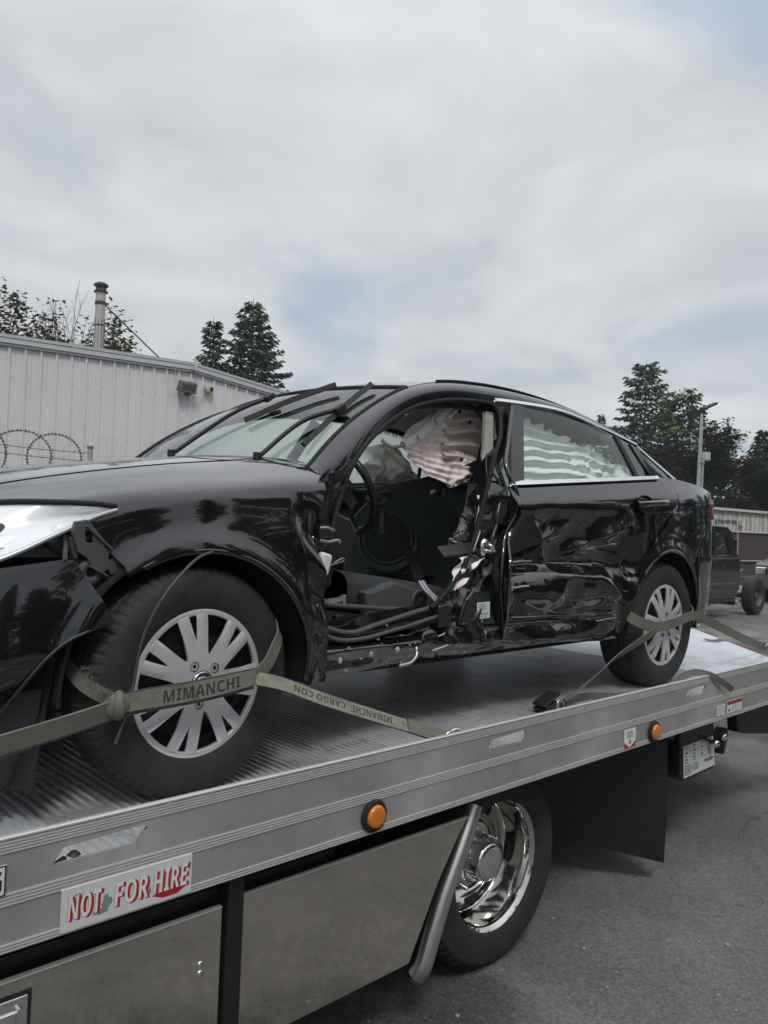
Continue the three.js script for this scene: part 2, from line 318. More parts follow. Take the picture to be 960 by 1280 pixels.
{ // flue pipe standing on the shed roof
  const f = thing('flue_pipe', 'tall galvanised stove pipe with rain cap on shed roof', 'chimney', [7.16, 4.05 + H, -16.6]);
  const m = std({ color: lc(0.40, 0.39, 0.37), metalness: 0.55, roughness: 0.5, bumpMap: rep(T.brushed, 2), bumpScale: 0.002 }), md = std({ color: lc(0.045, 0.043, 0.04), metalness: 0.3, roughness: 0.7 });
  add('pipe', [cyl(0.125, 0.12, [0, 0, 0], [0, 2.34, 0], 20)], m, f);
  add('seam_ribs', [0.3, 0.9, 1.5, 2.2, 2.9, 3.6, 4.2, 4.8, 5.4, 6.0].map((a) => cyl(0.007, 0.007, [Math.cos(a) * 0.122, 0.7, Math.sin(a) * 0.122], [Math.cos(a) * 0.122, 1.62, Math.sin(a) * 0.122], 5)), md, f);
  add('flashing', lathe([[0.34, -0.1], [0.2, 0.6], [0.16, 0.86], [0.0, 0.87]], 20), m, f);
  add('clamp_band', [lathe([[0.127, 0], [0.137, 0.01], [0.137, 0.08], [0.127, 0.09]], 20).translate(0, 1.98, 0), lathe([[0.125, 0], [0.134, 0.01], [0.134, 0.03], [0.125, 0.04]], 20).translate(0, 1.45, 0)], md, f);
  add('rain_cap', [lathe([[0.12, 0], [0.17, 0.0], [0.17, 0.03], [0.13, 0.05], [0.13, 0.14], [0.175, 0.16], [0.185, 0.19], [0.1, 0.25], [0, 0.26]], 24).translate(0, 2.3, 0)], md, f);
  add('stay_rod', cyl(0.018, 0.018, [0.1, 2.02, 0], [2.02, 0.35, 0.6], 8), md, f);
}
{ // floodlight and sensor on the gable
  const f = thing('wall_floodlight', 'grey boxy floodlight fixed to white siding below shed roof', 'floodlight', [7.80, 3.74 + H, -13.32]);
  const m = std({ color: lc(0.10, 0.098, 0.09), roughness: 0.6 });
  const T1 = (g) => g.rotateX(0.35);
  add('housing', T1(extrude([[-0.22, -0.12], [0.22, -0.12], [0.19, 0.12], [-0.19, 0.12]], 0.14, 0.015).translate(0, 0.02, 0.03)), m, f);
  add('lens', T1(box(0.33, 0.15, 0.01, 0, 0.02, 0.178, 0.004)), phy({ color: lc(0.22, 0.23, 0.23), roughness: 0.12, clearcoat: 1 }), f);
  add('bezel', T1(extrude([[-0.2, -0.1], [0.2, -0.1], [0.2, 0.1], [-0.2, 0.1]], 0.012, 0.004, [[[-0.165, -0.075], [0.165, -0.075], [0.165, 0.075], [-0.165, 0.075]]]).translate(0, 0.02, 0.172)), std({ color: lc(0.2, 0.2, 0.19), roughness: 0.5 }), f);
  add('bracket', [box(0.06, 0.12, 0.1, 0.05, -0.13, 0.05, 0.01), box(0.1, 0.1, 0.03, 0.05, -0.15, -0.01, 0.008)], m, f);
  const s = thing('wall_sensor', 'small beige round sensor with dark eye on shed siding', 'sensor', [8.40, 3.76 + H, -13.34]);
  add('base', [lathe([[0, 0.09], [0.07, 0.09], [0.1, 0.06], [0.105, 0], [0, 0]], 20, 'z').rotateY(Math.PI).translate(0, 0, -0.0).rotateY(Math.PI)], std({ color: lc(0.42, 0.37, 0.26), roughness: 0.6 }), s);
  add('eye', [box(0.07, 0.1, 0.05, 0.045, 0.01, 0.09, 0.012)], M.plastic, s);
  add('cable', tube([[-0.06, -0.05, 0.03], [-0.18, -0.2, 0.03], [-0.36, -0.22, 0.04], [-0.5, -0.14, 0.08]], 0.008, 20, 5), std({ color: lc(0.45, 0.45, 0.43), roughness: 0.7 }), s);
}
// ---------- razor wire fence by the shed ----------
{
  const f = thing('razor_wire_fence', 'chain link fence topped with coiled razor wire before the shed', 'fence', [0, 0, -6]);
  for (const x of [2.57, 0.2, -2.2, -4.6]) { const p = add('post', [cyl(0.03, 0.03, [x, 0, 0], [x, 2.44, 0], 12)], M.galv, f); add('post_cap', [lathe([[0, 0.03], [0.02, 0.028], [0.036, 0.01], [0.036, -0.03], [0, -0.03]], 12).translate(x, 2.44, 0)], M.galv, p); }
  add('top_rail', cyl(0.02, 0.02, [-4.6, 2.0, 0], [2.57, 2.0, 0], 8), M.galv, f);
  const wm = std({ color: lc(0.13, 0.13, 0.13), metalness: 0.5, roughness: 0.5 }), r = rng(5), barbs = [];
  for (const y of [2.36, 2.27]) {
    const pts = []; for (let i = 0; i <= 14; i++) pts.push([-4.6 + 7.17 * i / 14, y + (r() - 0.5) * 0.02, 0]);
    add('barbed_strand', tube(pts, 0.004, 80, 5), wm, f);
    for (let i = 0; i < 60; i++) { const x = -4.6 + 7.17 * (i + 0.5) / 60; barbs.push(cyl(0.003, 0.001, [x, y - 0.022, -0.01], [x + 0.01, y + 0.022, 0.01], 4), cyl(0.003, 0.001, [x, y + 0.02, -0.01], [x - 0.01, y - 0.02, 0.01], 4)); }
  }
  const loop = (cx, rad, tilt) => { const pts = []; for (let i = 0; i < 24; i++) { const a = i / 24 * Math.PI * 2; pts.push([cx + Math.cos(a) * rad, 2.27 + Math.sin(a) * rad * 1.02, Math.cos(a) * tilt]); for (let q = 0; q < 2; q++) barbs.push(box(0.03, 0.014, 0.002, 0, 0, 0).rotateZ(a + q * 0.3).translate(cx + Math.cos(a + q * 0.13) * rad, 2.27 + Math.sin(a + q * 0.13) * rad * 1.02, Math.cos(a) * tilt)); } return tube(pts, 0.006, 60, 5, true); };
  for (const [cx, rad, t] of [[2.17, 0.26, 0.1], [1.80, 0.26, 0.2], [1.42, 0.27, -0.1], [1.0, 0.26, 0.2], [0.55, 0.26, -0.1], [0.1, 0.26, 0.2], [-0.4, 0.26, 0.1], [-0.9, 0.26, -0.2], [-1.5, 0.26, 0.1]]) add('wire_coil', loop(cx, rad, t), wm, f);
  stuff(add('barbs', barbs, wm, f));
  const mesh = []; for (let i = 0; i < 70; i++) { const x = -4.6 + i * 0.1; mesh.push(cyl(0.0018, 0.0018, [x, 0.05, 0], [Math.min(2.57, x + 1.95), 0.05 + Math.min(1.95, 2.57 - x), 0.004], 3), cyl(0.0018, 0.0018, [x, 2.0, 0], [Math.min(2.57, x + 1.95), 2.0 - Math.min(1.95, 2.57 - x), -0.004], 3)); }
  stuff(add('chain_link', mesh, M.galv, f));
}
// ---------- trees ----------
const barkM = std({ color: lc(0.09, 0.075, 0.06), map: T.bark, roughness: 0.95, bumpMap: T.bark, bumpScale: 0.02 });
const snagM = std({ color: lc(0.32, 0.31, 0.29), roughness: 0.9 });
const leafMat = (r, g, b, tr = 0.4) => phy({ color: lc(r, g, b), roughness: 0.85, specularIntensity: 0.4, vertexColors: true, transmission: tr, thickness: 0, side: THREE.DoubleSide });
class Tris {                                               // loose leaf faces with a tone each
  constructor() { this.p = []; this.c = []; this.n = []; }
  quad(o, a, b, tone) {
    const v = [o.clone().sub(b), o.clone().add(a), o.clone().add(b), o.clone().sub(a)], n = a.clone().cross(b).normalize(); if (n.y < 0) n.negate();
    for (const k of [0, 1, 2, 0, 2, 3]) { this.p.push(v[k].x, v[k].y, v[k].z); this.c.push(...tone); this.n.push(n.x, n.y, n.z); }
  }
  tri(a, b, c, tone) { const n = b.clone().sub(a).cross(c.clone().sub(a)).normalize(); if (n.y < 0) n.negate(); for (const v of [a, b, c]) { this.p.push(v.x, v.y, v.z); this.c.push(...tone); this.n.push(n.x, n.y, n.z); } }
  build() { const g = new THREE.BufferGeometry(); g.setAttribute('position', new THREE.Float32BufferAttribute(this.p, 3)); g.setAttribute('normal', new THREE.Float32BufferAttribute(this.n, 3)); g.setAttribute('color', new THREE.Float32BufferAttribute(this.c, 3)); g.setAttribute('uv', new THREE.Float32BufferAttribute(new Float32Array(this.p.length / 3 * 2), 2)); return g; }
}
function coniferGeo(seed, h, rad, { open = 0, dens = 1, bare = 0.08, leaf = 0.2, pow = 0.85 } = {}) {
  const r = rng(seed), crown = new Tris(), wood = [], lean = [(r() - 0.5) * 0.03, (r() - 0.5) * 0.03];
  const tx = (y) => [lean[0] * y + Math.sin(y * 0.5 + seed) * 0.05, lean[1] * y];
  let ly = 0; for (let i = 0; i < 7; i++) { const y0 = h * i / 7, y1 = h * (i + 1) / 7, a = tx(y0), b = tx(y1), R = h * 0.012; wood.push(cyl(R * (1 - i / 7) + 0.015, R * (1 - (i + 1) / 7) + 0.012, [a[0], y0, a[1]], [b[0], y1, b[1]], 7)); }
  let y = h * bare;
  while (y < h * 0.985) {
    const f = y / h, L0 = rad * Math.pow(1 - f, pow) + 0.12, n = Math.max(3, Math.round((5 + r() * 3) * dens)), off = r() * 6.28, gapLevel = r() < open * 0.5;
    for (let k = 0; k < n; k++) {
      if (r() < open * 0.45) continue;
      const az = off + k / n * 6.283 + (r() - 0.5) * 0.7, L = L0 * (0.62 + r() * 0.5) * (gapLevel ? 0.6 : 1), up = mix(-0.28, 0.55, Math.pow(f, 1.6)) + (r() - 0.5) * 0.25, t0 = tx(y), yy = y + (r() - 0.5) * 0.2;
      const dir = V(Math.cos(az), 0, Math.sin(az)), side = V(-Math.sin(az), 0, Math.cos(az));
      const at = (s) => V(t0[0], yy, t0[1]).addScaledVector(dir, L * s).add(V(0, L * (up * s - 0.35 * s * s + 0.28 * s * s * s), 0));
      if (L > 0.5) { const e = at(0.85), b = at(0); wood.push(cyl(0.012 + 0.012 * L, 0.006, [b.x, b.y, b.z], [e.x, e.y, e.z], 4)); }
      const m = Math.max(4, Math.round(L / leaf * 3.6 * dens));
      for (let q = 0; q < m; q++) {
        const s = 0.14 + 0.88 * Math.pow(q / m, 0.75), c = at(s), wd = L * 0.30 * (1 - s * 0.75) + 0.05, o = (r() - 0.5) * 2 * wd;
        c.addScaledVector(side, o).add(V(0, -Math.abs(o) * 0.25 - r() * 0.10, 0));
        const tone = 0.55 + r() * 0.75 + (s > 0.8 ? 0.2 : 0), col = [tone * (0.92 + r() * 0.2), tone, tone * (0.85 + r() * 0.2)];
        const sz = leaf * (0.6 + r() * 0.7), d2 = dir.clone().addScaledVector(side, Math.sign(o) * (0.4 + r() * 0.8)).add(V(0, -0.35 - r() * 0.5, 0)).normalize(), wv = V(r() - 0.5, r() - 0.5, r() - 0.5).cross(d2).normalize();
        crown.tri(c.clone().addScaledVector(wv, sz * 0.26), c.clone().addScaledVector(wv, -sz * 0.26), c.clone().addScaledVector(d2, sz), col);
        const w2 = d2.clone().cross(wv).normalize();
        crown.tri(c.clone().addScaledVector(w2, sz * 0.22), c.clone().addScaledVector(w2, -sz * 0.22), c.clone().addScaledVector(d2, sz * 0.9).addScaledVector(wv, (r() - 0.5) * sz * 0.7), col);
      }
    }
    y += h * 0.018 + 0.16 * (1 - f) * (1 + open) + (r() * 0.08);
  }
  return [merge(wood), crown.build()];
}
function broadGeo(seed, h, rad, { leaf = 0.14, leaves = 5000, base = 0.25, stems = 1, clump = 0.5, flat = 0.7, thick = 1 } = {}) {
  const r = rng(seed), crown = new Tris(), wood = [], tips = [];
  const grow = (p, d, L, R, lev) => {
    const e = p.clone().addScaledVector(d, L); wood.push(cyl(R, R * 0.62, [p.x, p.y, p.z], [e.x, e.y, e.z], lev < 2 ? 7 : 4));
    if (lev >= 2) tips.push([e, L], [p.clone().lerp(e, 0.55), L]);
    if (lev >= 4) return;
    const n = lev === 0 ? 4 + Math.floor(r() * 2) : 2 + Math.floor(r() * 2);
    for (let k = 0; k < n; k++) {
      const az = r() * 6.283 + k * 6.283 / n, sp = 0.5 + r() * 0.45, w = V(Math.cos(az), 0.15 + r() * 0.5, Math.sin(az)).normalize();
      grow(p.clone().lerp(e, 0.55 + 0.45 * (k + 1) / n), d.clone().multiplyScalar(1 - sp * 0.55).addScaledVector(w, sp).normalize(), L * (0.58 + r() * 0.2), R * 0.58, lev + 1);
    }
    if (lev < 3) grow(e, d.clone().add(V((r() - 0.5) * 0.4, 0.25, (r() - 0.5) * 0.4)).normalize(), L * 0.75, R * 0.62, lev + 1);
  };
  for (let s = 0; s < stems; s++) grow(V((r() - 0.5) * 0.5 * (stems - 1), 0, (r() - 0.5) * 0.5 * (stems - 1)), V((r() - 0.5) * 0.3 * (stems > 1 ? 1.6 : 0.6), 1, (r() - 0.5) * 0.3).normalize(), h * base, h * 0.014 * thick, 0);
  // bring the grown frame to the asked height and spread
  let my = 0, mr = 0; for (const [t] of tips) { my = Math.max(my, t.y); mr = Math.max(mr, Math.hypot(t.x, t.z)); }
  const sy = h * 0.96 / my, sr = rad * 0.95 / mr, W = merge(wood).scale(sr, sy, sr); W.computeVertexNormals();
  for (let q = 0; q < leaves; q++) {
    const [t, L] = tips[Math.floor(r() * tips.length)], sp = clump * (0.3 + L * 0.35);
    const g = () => (r() + r() + r() - 1.5) * 0.9;
    const c = V(t.x * sr + g() * sp, t.y * sy + g() * sp * flat, t.z * sr + g() * sp), tone = 0.5 + r() * 0.9, col = [tone * (0.85 + r() * 0.35), tone, tone * (0.7 + r() * 0.4)];
    const n = V(r() - 0.5, 0.5 + r() * 0.6, r() - 0.5).normalize(), a = V(r() - 0.5, r() - 0.5, r() - 0.5).cross(n).normalize(), b = a.clone().cross(n), sz = leaf * (0.55 + r() * 0.7) / 2;
    crown.quad(c, a.multiplyScalar(sz), b.multiplyScalar(sz * 0.75), col);
  }
  return [W, crown.build()];
}
function tree(name, label, geos, leafM, pos, group, turn = 0, sc = 1, wood = barkM) {
  const t = thing(name, label, 'tree', pos, turn, group); t.scale.setScalar(sc);
  add('trunk', geos[0], wood, t); if (geos[1]) add('crown', geos[1], leafM, t); return t;
}
const fir = leafMat(0.11, 0.145, 0.095), firL = leafMat(0.15, 0.185, 0.115), aspen = leafMat(0.33, 0.37, 0.18, 0.55), alder = leafMat(0.21, 0.24, 0.13), brush = leafMat(0.20, 0.235, 0.10), brushY = leafMat(0.28, 0.26, 0.09);
{
  const GL = 'trees behind the white shed', GR = 'trees beyond the yard fence';
  // behind the shed
  tree('fir_tree', 'dense dark fir with pointed top rising behind white shed', coniferGeo(11, 12.75, 3.9, { dens: 1.5, leaf: 0.26, pow: 0.72 }), fir, [21.15, 0, -30.8], GL);
  tree('fir_tree', 'slimmer dark fir hugging the side of dense pointed fir', coniferGeo(12, 11.6, 2.0, { dens: 1.3, leaf: 0.24, pow: 0.7 }), fir, [19.5, 0, -31.5], GL);
  tree('aspen_tree', 'leafy pale green tree at the far left end of shed roof', broadGeo(21, 12.0, 2.4, { leaves: 8000, leaf: 0.24, clump: 1.1 }), aspen, [8.3, 0, -30.4], GL);
  tree('aspen_tree', 'sparse leafy sapling in two tufts beside the bare snag', broadGeo(25, 10.1, 1.4, { leaves: 2600, leaf: 0.2, clump: 0.8, stems: 2 }), aspen, [9.95, 0, -27.7], GL);
  tree('aspen_tree', 'loose pale green tree standing right behind the stove pipe', broadGeo(28, 9.85, 1.8, { leaves: 6500, leaf: 0.2, clump: 1.0 }), aspen, [11.75, 0, -26.1], GL);
  tree('bare_tree', 'bare grey leafless snag beside the stove pipe', broadGeo(31, 12.0, 1.4, { leaves: 1, leaf: 0.01, base: 0.42, thick: 1.7 }).slice(0, 1), null, [11.75, 0, -29.9], GL, 0, 1, snagM);
  tree('fir_tree', 'short round topped evergreen just above the shed roof edge', coniferGeo(14, 9.9, 2.2, { dens: 1.2, leaf: 0.25 }), firL, [10.9, 0, -34.6], GL);
  tree('fir_tree', 'small dark evergreen tip between sapling and snag', coniferGeo(15, 8.55, 1.3, { dens: 1.2, leaf: 0.22 }), fir, [10.45, 0, -28.6], GL);
  tree('aspen_tree', 'low leafy treetop peeking over the shed gable peak', broadGeo(33, 9.15, 1.0, { leaves: 2500, leaf: 0.2 }), aspen, [17.3, 0, -29.1], GL);
  tree('fir_tree', 'tiny distant fir tip at the foot of shed roof slope', coniferGeo(16, 10.6, 1.8, { dens: 0.9, leaf: 0.26 }), fir, [32.2, 0, -38.5], GL);
  // beyond the fence on the right
  tree('fir_tree', 'tall ragged fir with drooping boughs beside the lamp pole', coniferGeo(41, 12.6, 4.6, { open: 0.42, dens: 1.25, leaf: 0.30, pow: 0.62, bare: 0.12 }), firL, [44.8, 0, -22.2], GR);
  tree('broadleaf_tree', 'feathery green tree leaning against the tall ragged fir', coniferGeo(42, 10.5, 4.2, { dens: 1.05, leaf: 0.33, pow: 0.6, open: 0.25 }), alder, [44.3, 0, -19.4], GR);
  tree('broadleaf_tree', 'airy round crowned tree right behind the lamp pole', broadGeo(43, 8.75, 3.2, { leaves: 9000, leaf: 0.20, clump: 0.75, base: 0.3 }), alder, [40.1, 0, -15.3], GR);
  tree('broadleaf_tree', 'dark low tree at the foot of tall ragged fir', broadGeo(44, 7.7, 4.6, { leaves: 15000, leaf: 0.28, clump: 1.3, base: 0.2 }), alder, [42.0, 0, -22.6], GR);
  tree('broadleaf_tree', 'dense green tree below the airy round crowned tree', broadGeo(45, 6.4, 4.6, { leaves: 16000, leaf: 0.26, clump: 1.3, base: 0.18 }), brush, [38.5, 0, -17.2], GR);
  tree('broadleaf_tree', 'dark green tree right of lamp pole above white wall', broadGeo(46, 6.2, 4.4, { leaves: 15000, leaf: 0.26, clump: 1.3, base: 0.18 }), fir, [42.5, 0, -12.6], GR);
  tree('fir_tree', 'small pointed fir right of the airy round crowned tree', coniferGeo(47, 8.1, 2.6, { dens: 1.3, leaf: 0.3 }), fir, [46.3, 0, -15.4], GR);
  tree('fir_tree', 'broad dark fir at the right end of white wall', coniferGeo(48, 9.3, 4.0, { dens: 1.5, leaf: 0.34, pow: 0.7, bare: 0.02 }), fir, [52.6, 0, -16.2], GR);
  tree('fir_tree', 'second broad dark fir beyond the white wall, taller', coniferGeo(49, 10.6, 4.4, { dens: 1.4, leaf: 0.34, pow: 0.7, bare: 0.02 }), fir, [57.5, 0, -14.0], GR);
  tree('broadleaf_tree', 'bushy dark tree between lamp pole and broad dark fir', broadGeo(50, 7.2, 4.4, { leaves: 15000, leaf: 0.28, clump: 1.3, base: 0.16 }), fir, [50.0, 0, -15.5], GR);
  tree('shrub', 'yellowish green shrub low behind the wrecked car\'s boot', broadGeo(51, 3.9, 3.0, { leaves: 9000, leaf: 0.18, clump: 0.9, base: 0.1, stems: 3 }), brushY, [36.2, 0, -16.2], GR);
  tree('shrub', 'dark green shrub low behind the lamp pole', broadGeo(52, 4.4, 3.2, { leaves: 10000, leaf: 0.2, clump: 1.0, base: 0.1, stems: 3 }), brush, [37.2, 0, -13.4], GR);
  for (const [x, z, h, lb] of [[51.7, -29.4, 10.7, 'slim distant fir tip above the car\'s chrome window trim'], [59.1, -36.2, 12.0, 'tiny far fir tip above the car roof end'], [52.0, -33.6, 10.6, 'faint far fir top just over roof line']]) tree('fir_tree', lb, coniferGeo(60 + h | 0, h, 1.7, { dens: 1, leaf: 0.26 }), fir, [x, 0, z], GR);
  // across the yard, mirrored in the dark paint
  const G = [coniferGeo(71, 13, 3.6, { dens: 1.35, leaf: 0.36, open: 0.15, bare: 0.03 }), coniferGeo(72, 11, 3.1, { dens: 1.35, leaf: 0.34, open: 0.2, bare: 0.03 }), coniferGeo(73, 8, 3.6, { dens: 1.4, leaf: 0.36, pow: 0.6, bare: 0.02 })];
  const spots = [[-31, 17, 0, 1.0], [-28, 20, 2, 1.0], [-25, 21, 1, 1.2], [-20.5, 20, 2, 1.0], [-17, 22, 0, 0.75], [-13, 23, 1, 0.55], [-9.5, 22, 2, 0.6], [-5.5, 22, 1, 0.9], [-2, 21, 2, 0.9], [2, 21, 0, 1.4], [5.5, 22, 2, 1.1], [9, 20, 1, 1.75], [13, 22, 2, 1.2], [16.5, 20, 0, 1.55], [19.5, 22, 2, 1.1], [23, 20, 0, 1.5], [25.5, 19, 2, 1.2], [29, 19, 1, 1.7], [34, 16, 0, 1.5], [39, 12, 2, 1.3], [44, 8, 0, 1.1], [48, 3, 2, 1.4], [50, -2, 1, 1.1], [53, -6.5, 2, 1.3], [-35, 8, 2, 1.1], [-38, 0, 0, 1.1], [-36, -9, 1, 1.1]];
  for (const [x, z, k, s] of spots) tree('fir_tree', k === 2 ? 'low broad fir across the yard, facing the wrecked car' : 'tall fir across the yard, facing the wrecked car', G[k], fir, [x, 0, z], k === 2 ? 'low broad firs across the yard' : 'tall firs across the yard', x * 1.7, s);
}
// ---------- lamp pole ----------
{
  const p = thing('lamp_pole', 'slim grey lamp pole with dark angled head above white wall', 'lamp pole', [28.0, 0, -10.75]);
  p.rotation.z = -0.035;
  const gm = std({ color: lc(0.36, 0.37, 0.37), metalness: 0.3, roughness: 0.5 });
  add('pole', cyl(0.1, 0.06, [0, 0, 0], [0, 6.35, 0], 12), gm, p);
  add('conduit', cyl(0.055, 0.055, [0.14, 0, 0.06], [0.14, 4.7, 0.06], 8), gm, p);
  add('strap_clamp', [1, 2.2, 3.4, 4.5].map((y) => box(0.3, 0.05, 0.16, 0.07, y, 0.03)), gm, p);
  add('junction_box', box(0.36, 0.3, 0.2, 0.3, 4.75, 0.1, 0.02), std({ color: lc(0.5, 0.51, 0.5), roughness: 0.5 }), p);
  add('lamp_arm', cyl(0.06, 0.05, [0, 6.2, 0], [0.06, 6.55, 0.05], 10), M.blackPaint, p);
  add('lamp_head', [box(0.72, 0.1, 0.3, 0, 0, 0, 0.04).rotateZ(0.45).rotateY(-0.35).translate(0.32, 6.68, 0.1), box(0.16, 0.2, 0.2, 0, 6.5, 0, 0.04)], M.blackPaint, p);
}
scene.fog = new THREE.FogExp2(new THREE.Color(0.80, 0.88, 0.95), 0.0009);
// ---------- white wall, slat fence, vehicles beyond ----------
{
  const b = thing('white_yard_wall', 'long stained white low building behind the brown slat fence', 'building', [31.3, 0, -11.9], -0.08);
  const wm = std({ color: 0xffffff, roughness: 0.8, map: noiseTex(512, (u, v) => { const k = 0.80 - 0.16 * sst(0.55, 0.75, tfbm(u, v * 0.3, 7, 101, 5)) + 0.05 * (vn(u, 0, 128, 103) - 0.5); return [k, k * 0.985, k * 0.94]; }, { srgb: true, rep: 0.25 }) });
  for (let i = 0; i < 18; i++) add('wall_panel', [box(1.19, 2.85, 0.08, -3.4 + i * 1.2, 1.425, 0, 0.01), ...[-0.4, 0, 0.4].map((q) => box(0.05, 2.8, 0.03, -3.4 + i * 1.2 + q, 1.42, 0.05))], wm, b);
  add('roof_cap', [box(22, 0.09, 0.3, 6.8, 2.89, 0), box(22, 0.03, 0.36, 6.8, 2.84, 0)], std({ color: lc(0.5, 0.5, 0.48), roughness: 0.6 }), b);
  add('back', box(21.6, 2.8, 4, 6.8, 1.4, -2.06), wm, b);
  const dm = std({ color: lc(0.09, 0.085, 0.08), roughness: 0.8 });
  add('wall_frame', [box(1.9, 0.05, 0.05, 1.7, 2.4, 0.1), box(1.9, 0.05, 0.05, 1.7, 1.95, 0.1), box(0.05, 0.5, 0.05, 0.76, 2.17, 0.1), box(0.05, 0.5, 0.05, 2.64, 2.17, 0.1)], dm, b);
  add('red_rag', sheet((u, v) => [2.55 + u * 0.28 + 0.05 * Math.sin(v * 5), 2.3 - v * 0.6 - 0.1 * u, 0.14 + 0.04 * Math.sin(u * 9 + v * 4)], 8, 8, 0.01), M.red, b);
  const f = thing('slat_fence', 'brown slatted chain link fence with galvanised posts and razor wire', 'fence', [24.8, 0, -8.3], -0.06);
  const sm = std({ color: lc(0.052, 0.038, 0.034), roughness: 0.7 });
  const slats = [], wires = []; for (let i = 0; i < 150; i++) { const x = -4 + i * 0.1; slats.push(box(0.085, 1.82, 0.012, x, 0.95, 0)); }
  stuff(add('privacy_slats', slats, sm, f));
  for (let i = 0; i < 190; i++) { const x = -5.8 + i * 0.09; const a = Math.max(-4, x), e = Math.min(10.9, x + 1.85); if (e > a) { wires.push(cyl(0.004, 0.004, [a, 0.04 + (a - x), 0.012], [e, 0.04 + (e - x), 0.016], 3)); } }
  stuff(add('chain_link', wires, std({ color: lc(0.16, 0.13, 0.13), metalness: 0.3, roughness: 0.6 }), f));
  for (let i = 0; i < 7; i++) add('post', cyl(0.035, 0.035, [-4 + i * 2.44, 0, 0.04], [-4 + i * 2.44, i % 2 ? 2.25 : 2.25, 0.04], 10), M.galv, f);
  for (const y of [1.87, 0.9]) add('rail', cyl(0.026, 0.026, [-4, y, 0.045], [10.9, y, 0.045], 8), M.galv, f);
  const coil = []; for (let i = 0; i < 400; i++) { const a = i / 400 * 34 * Math.PI * 2; coil.push([-4 + 14.9 * i / 400, 2.12 + Math.sin(a) * 0.23, 0.04 + Math.cos(a) * 0.23]); }
  const cp = coil.map((p) => V(...p)); add('wire_coil', new THREE.TubeGeometry(new THREE.CatmullRomCurve3(cp), 900, 0.006, 4), std({ color: lc(0.5, 0.5, 0.5), metalness: 0.5, roughness: 0.4 }), f);
}
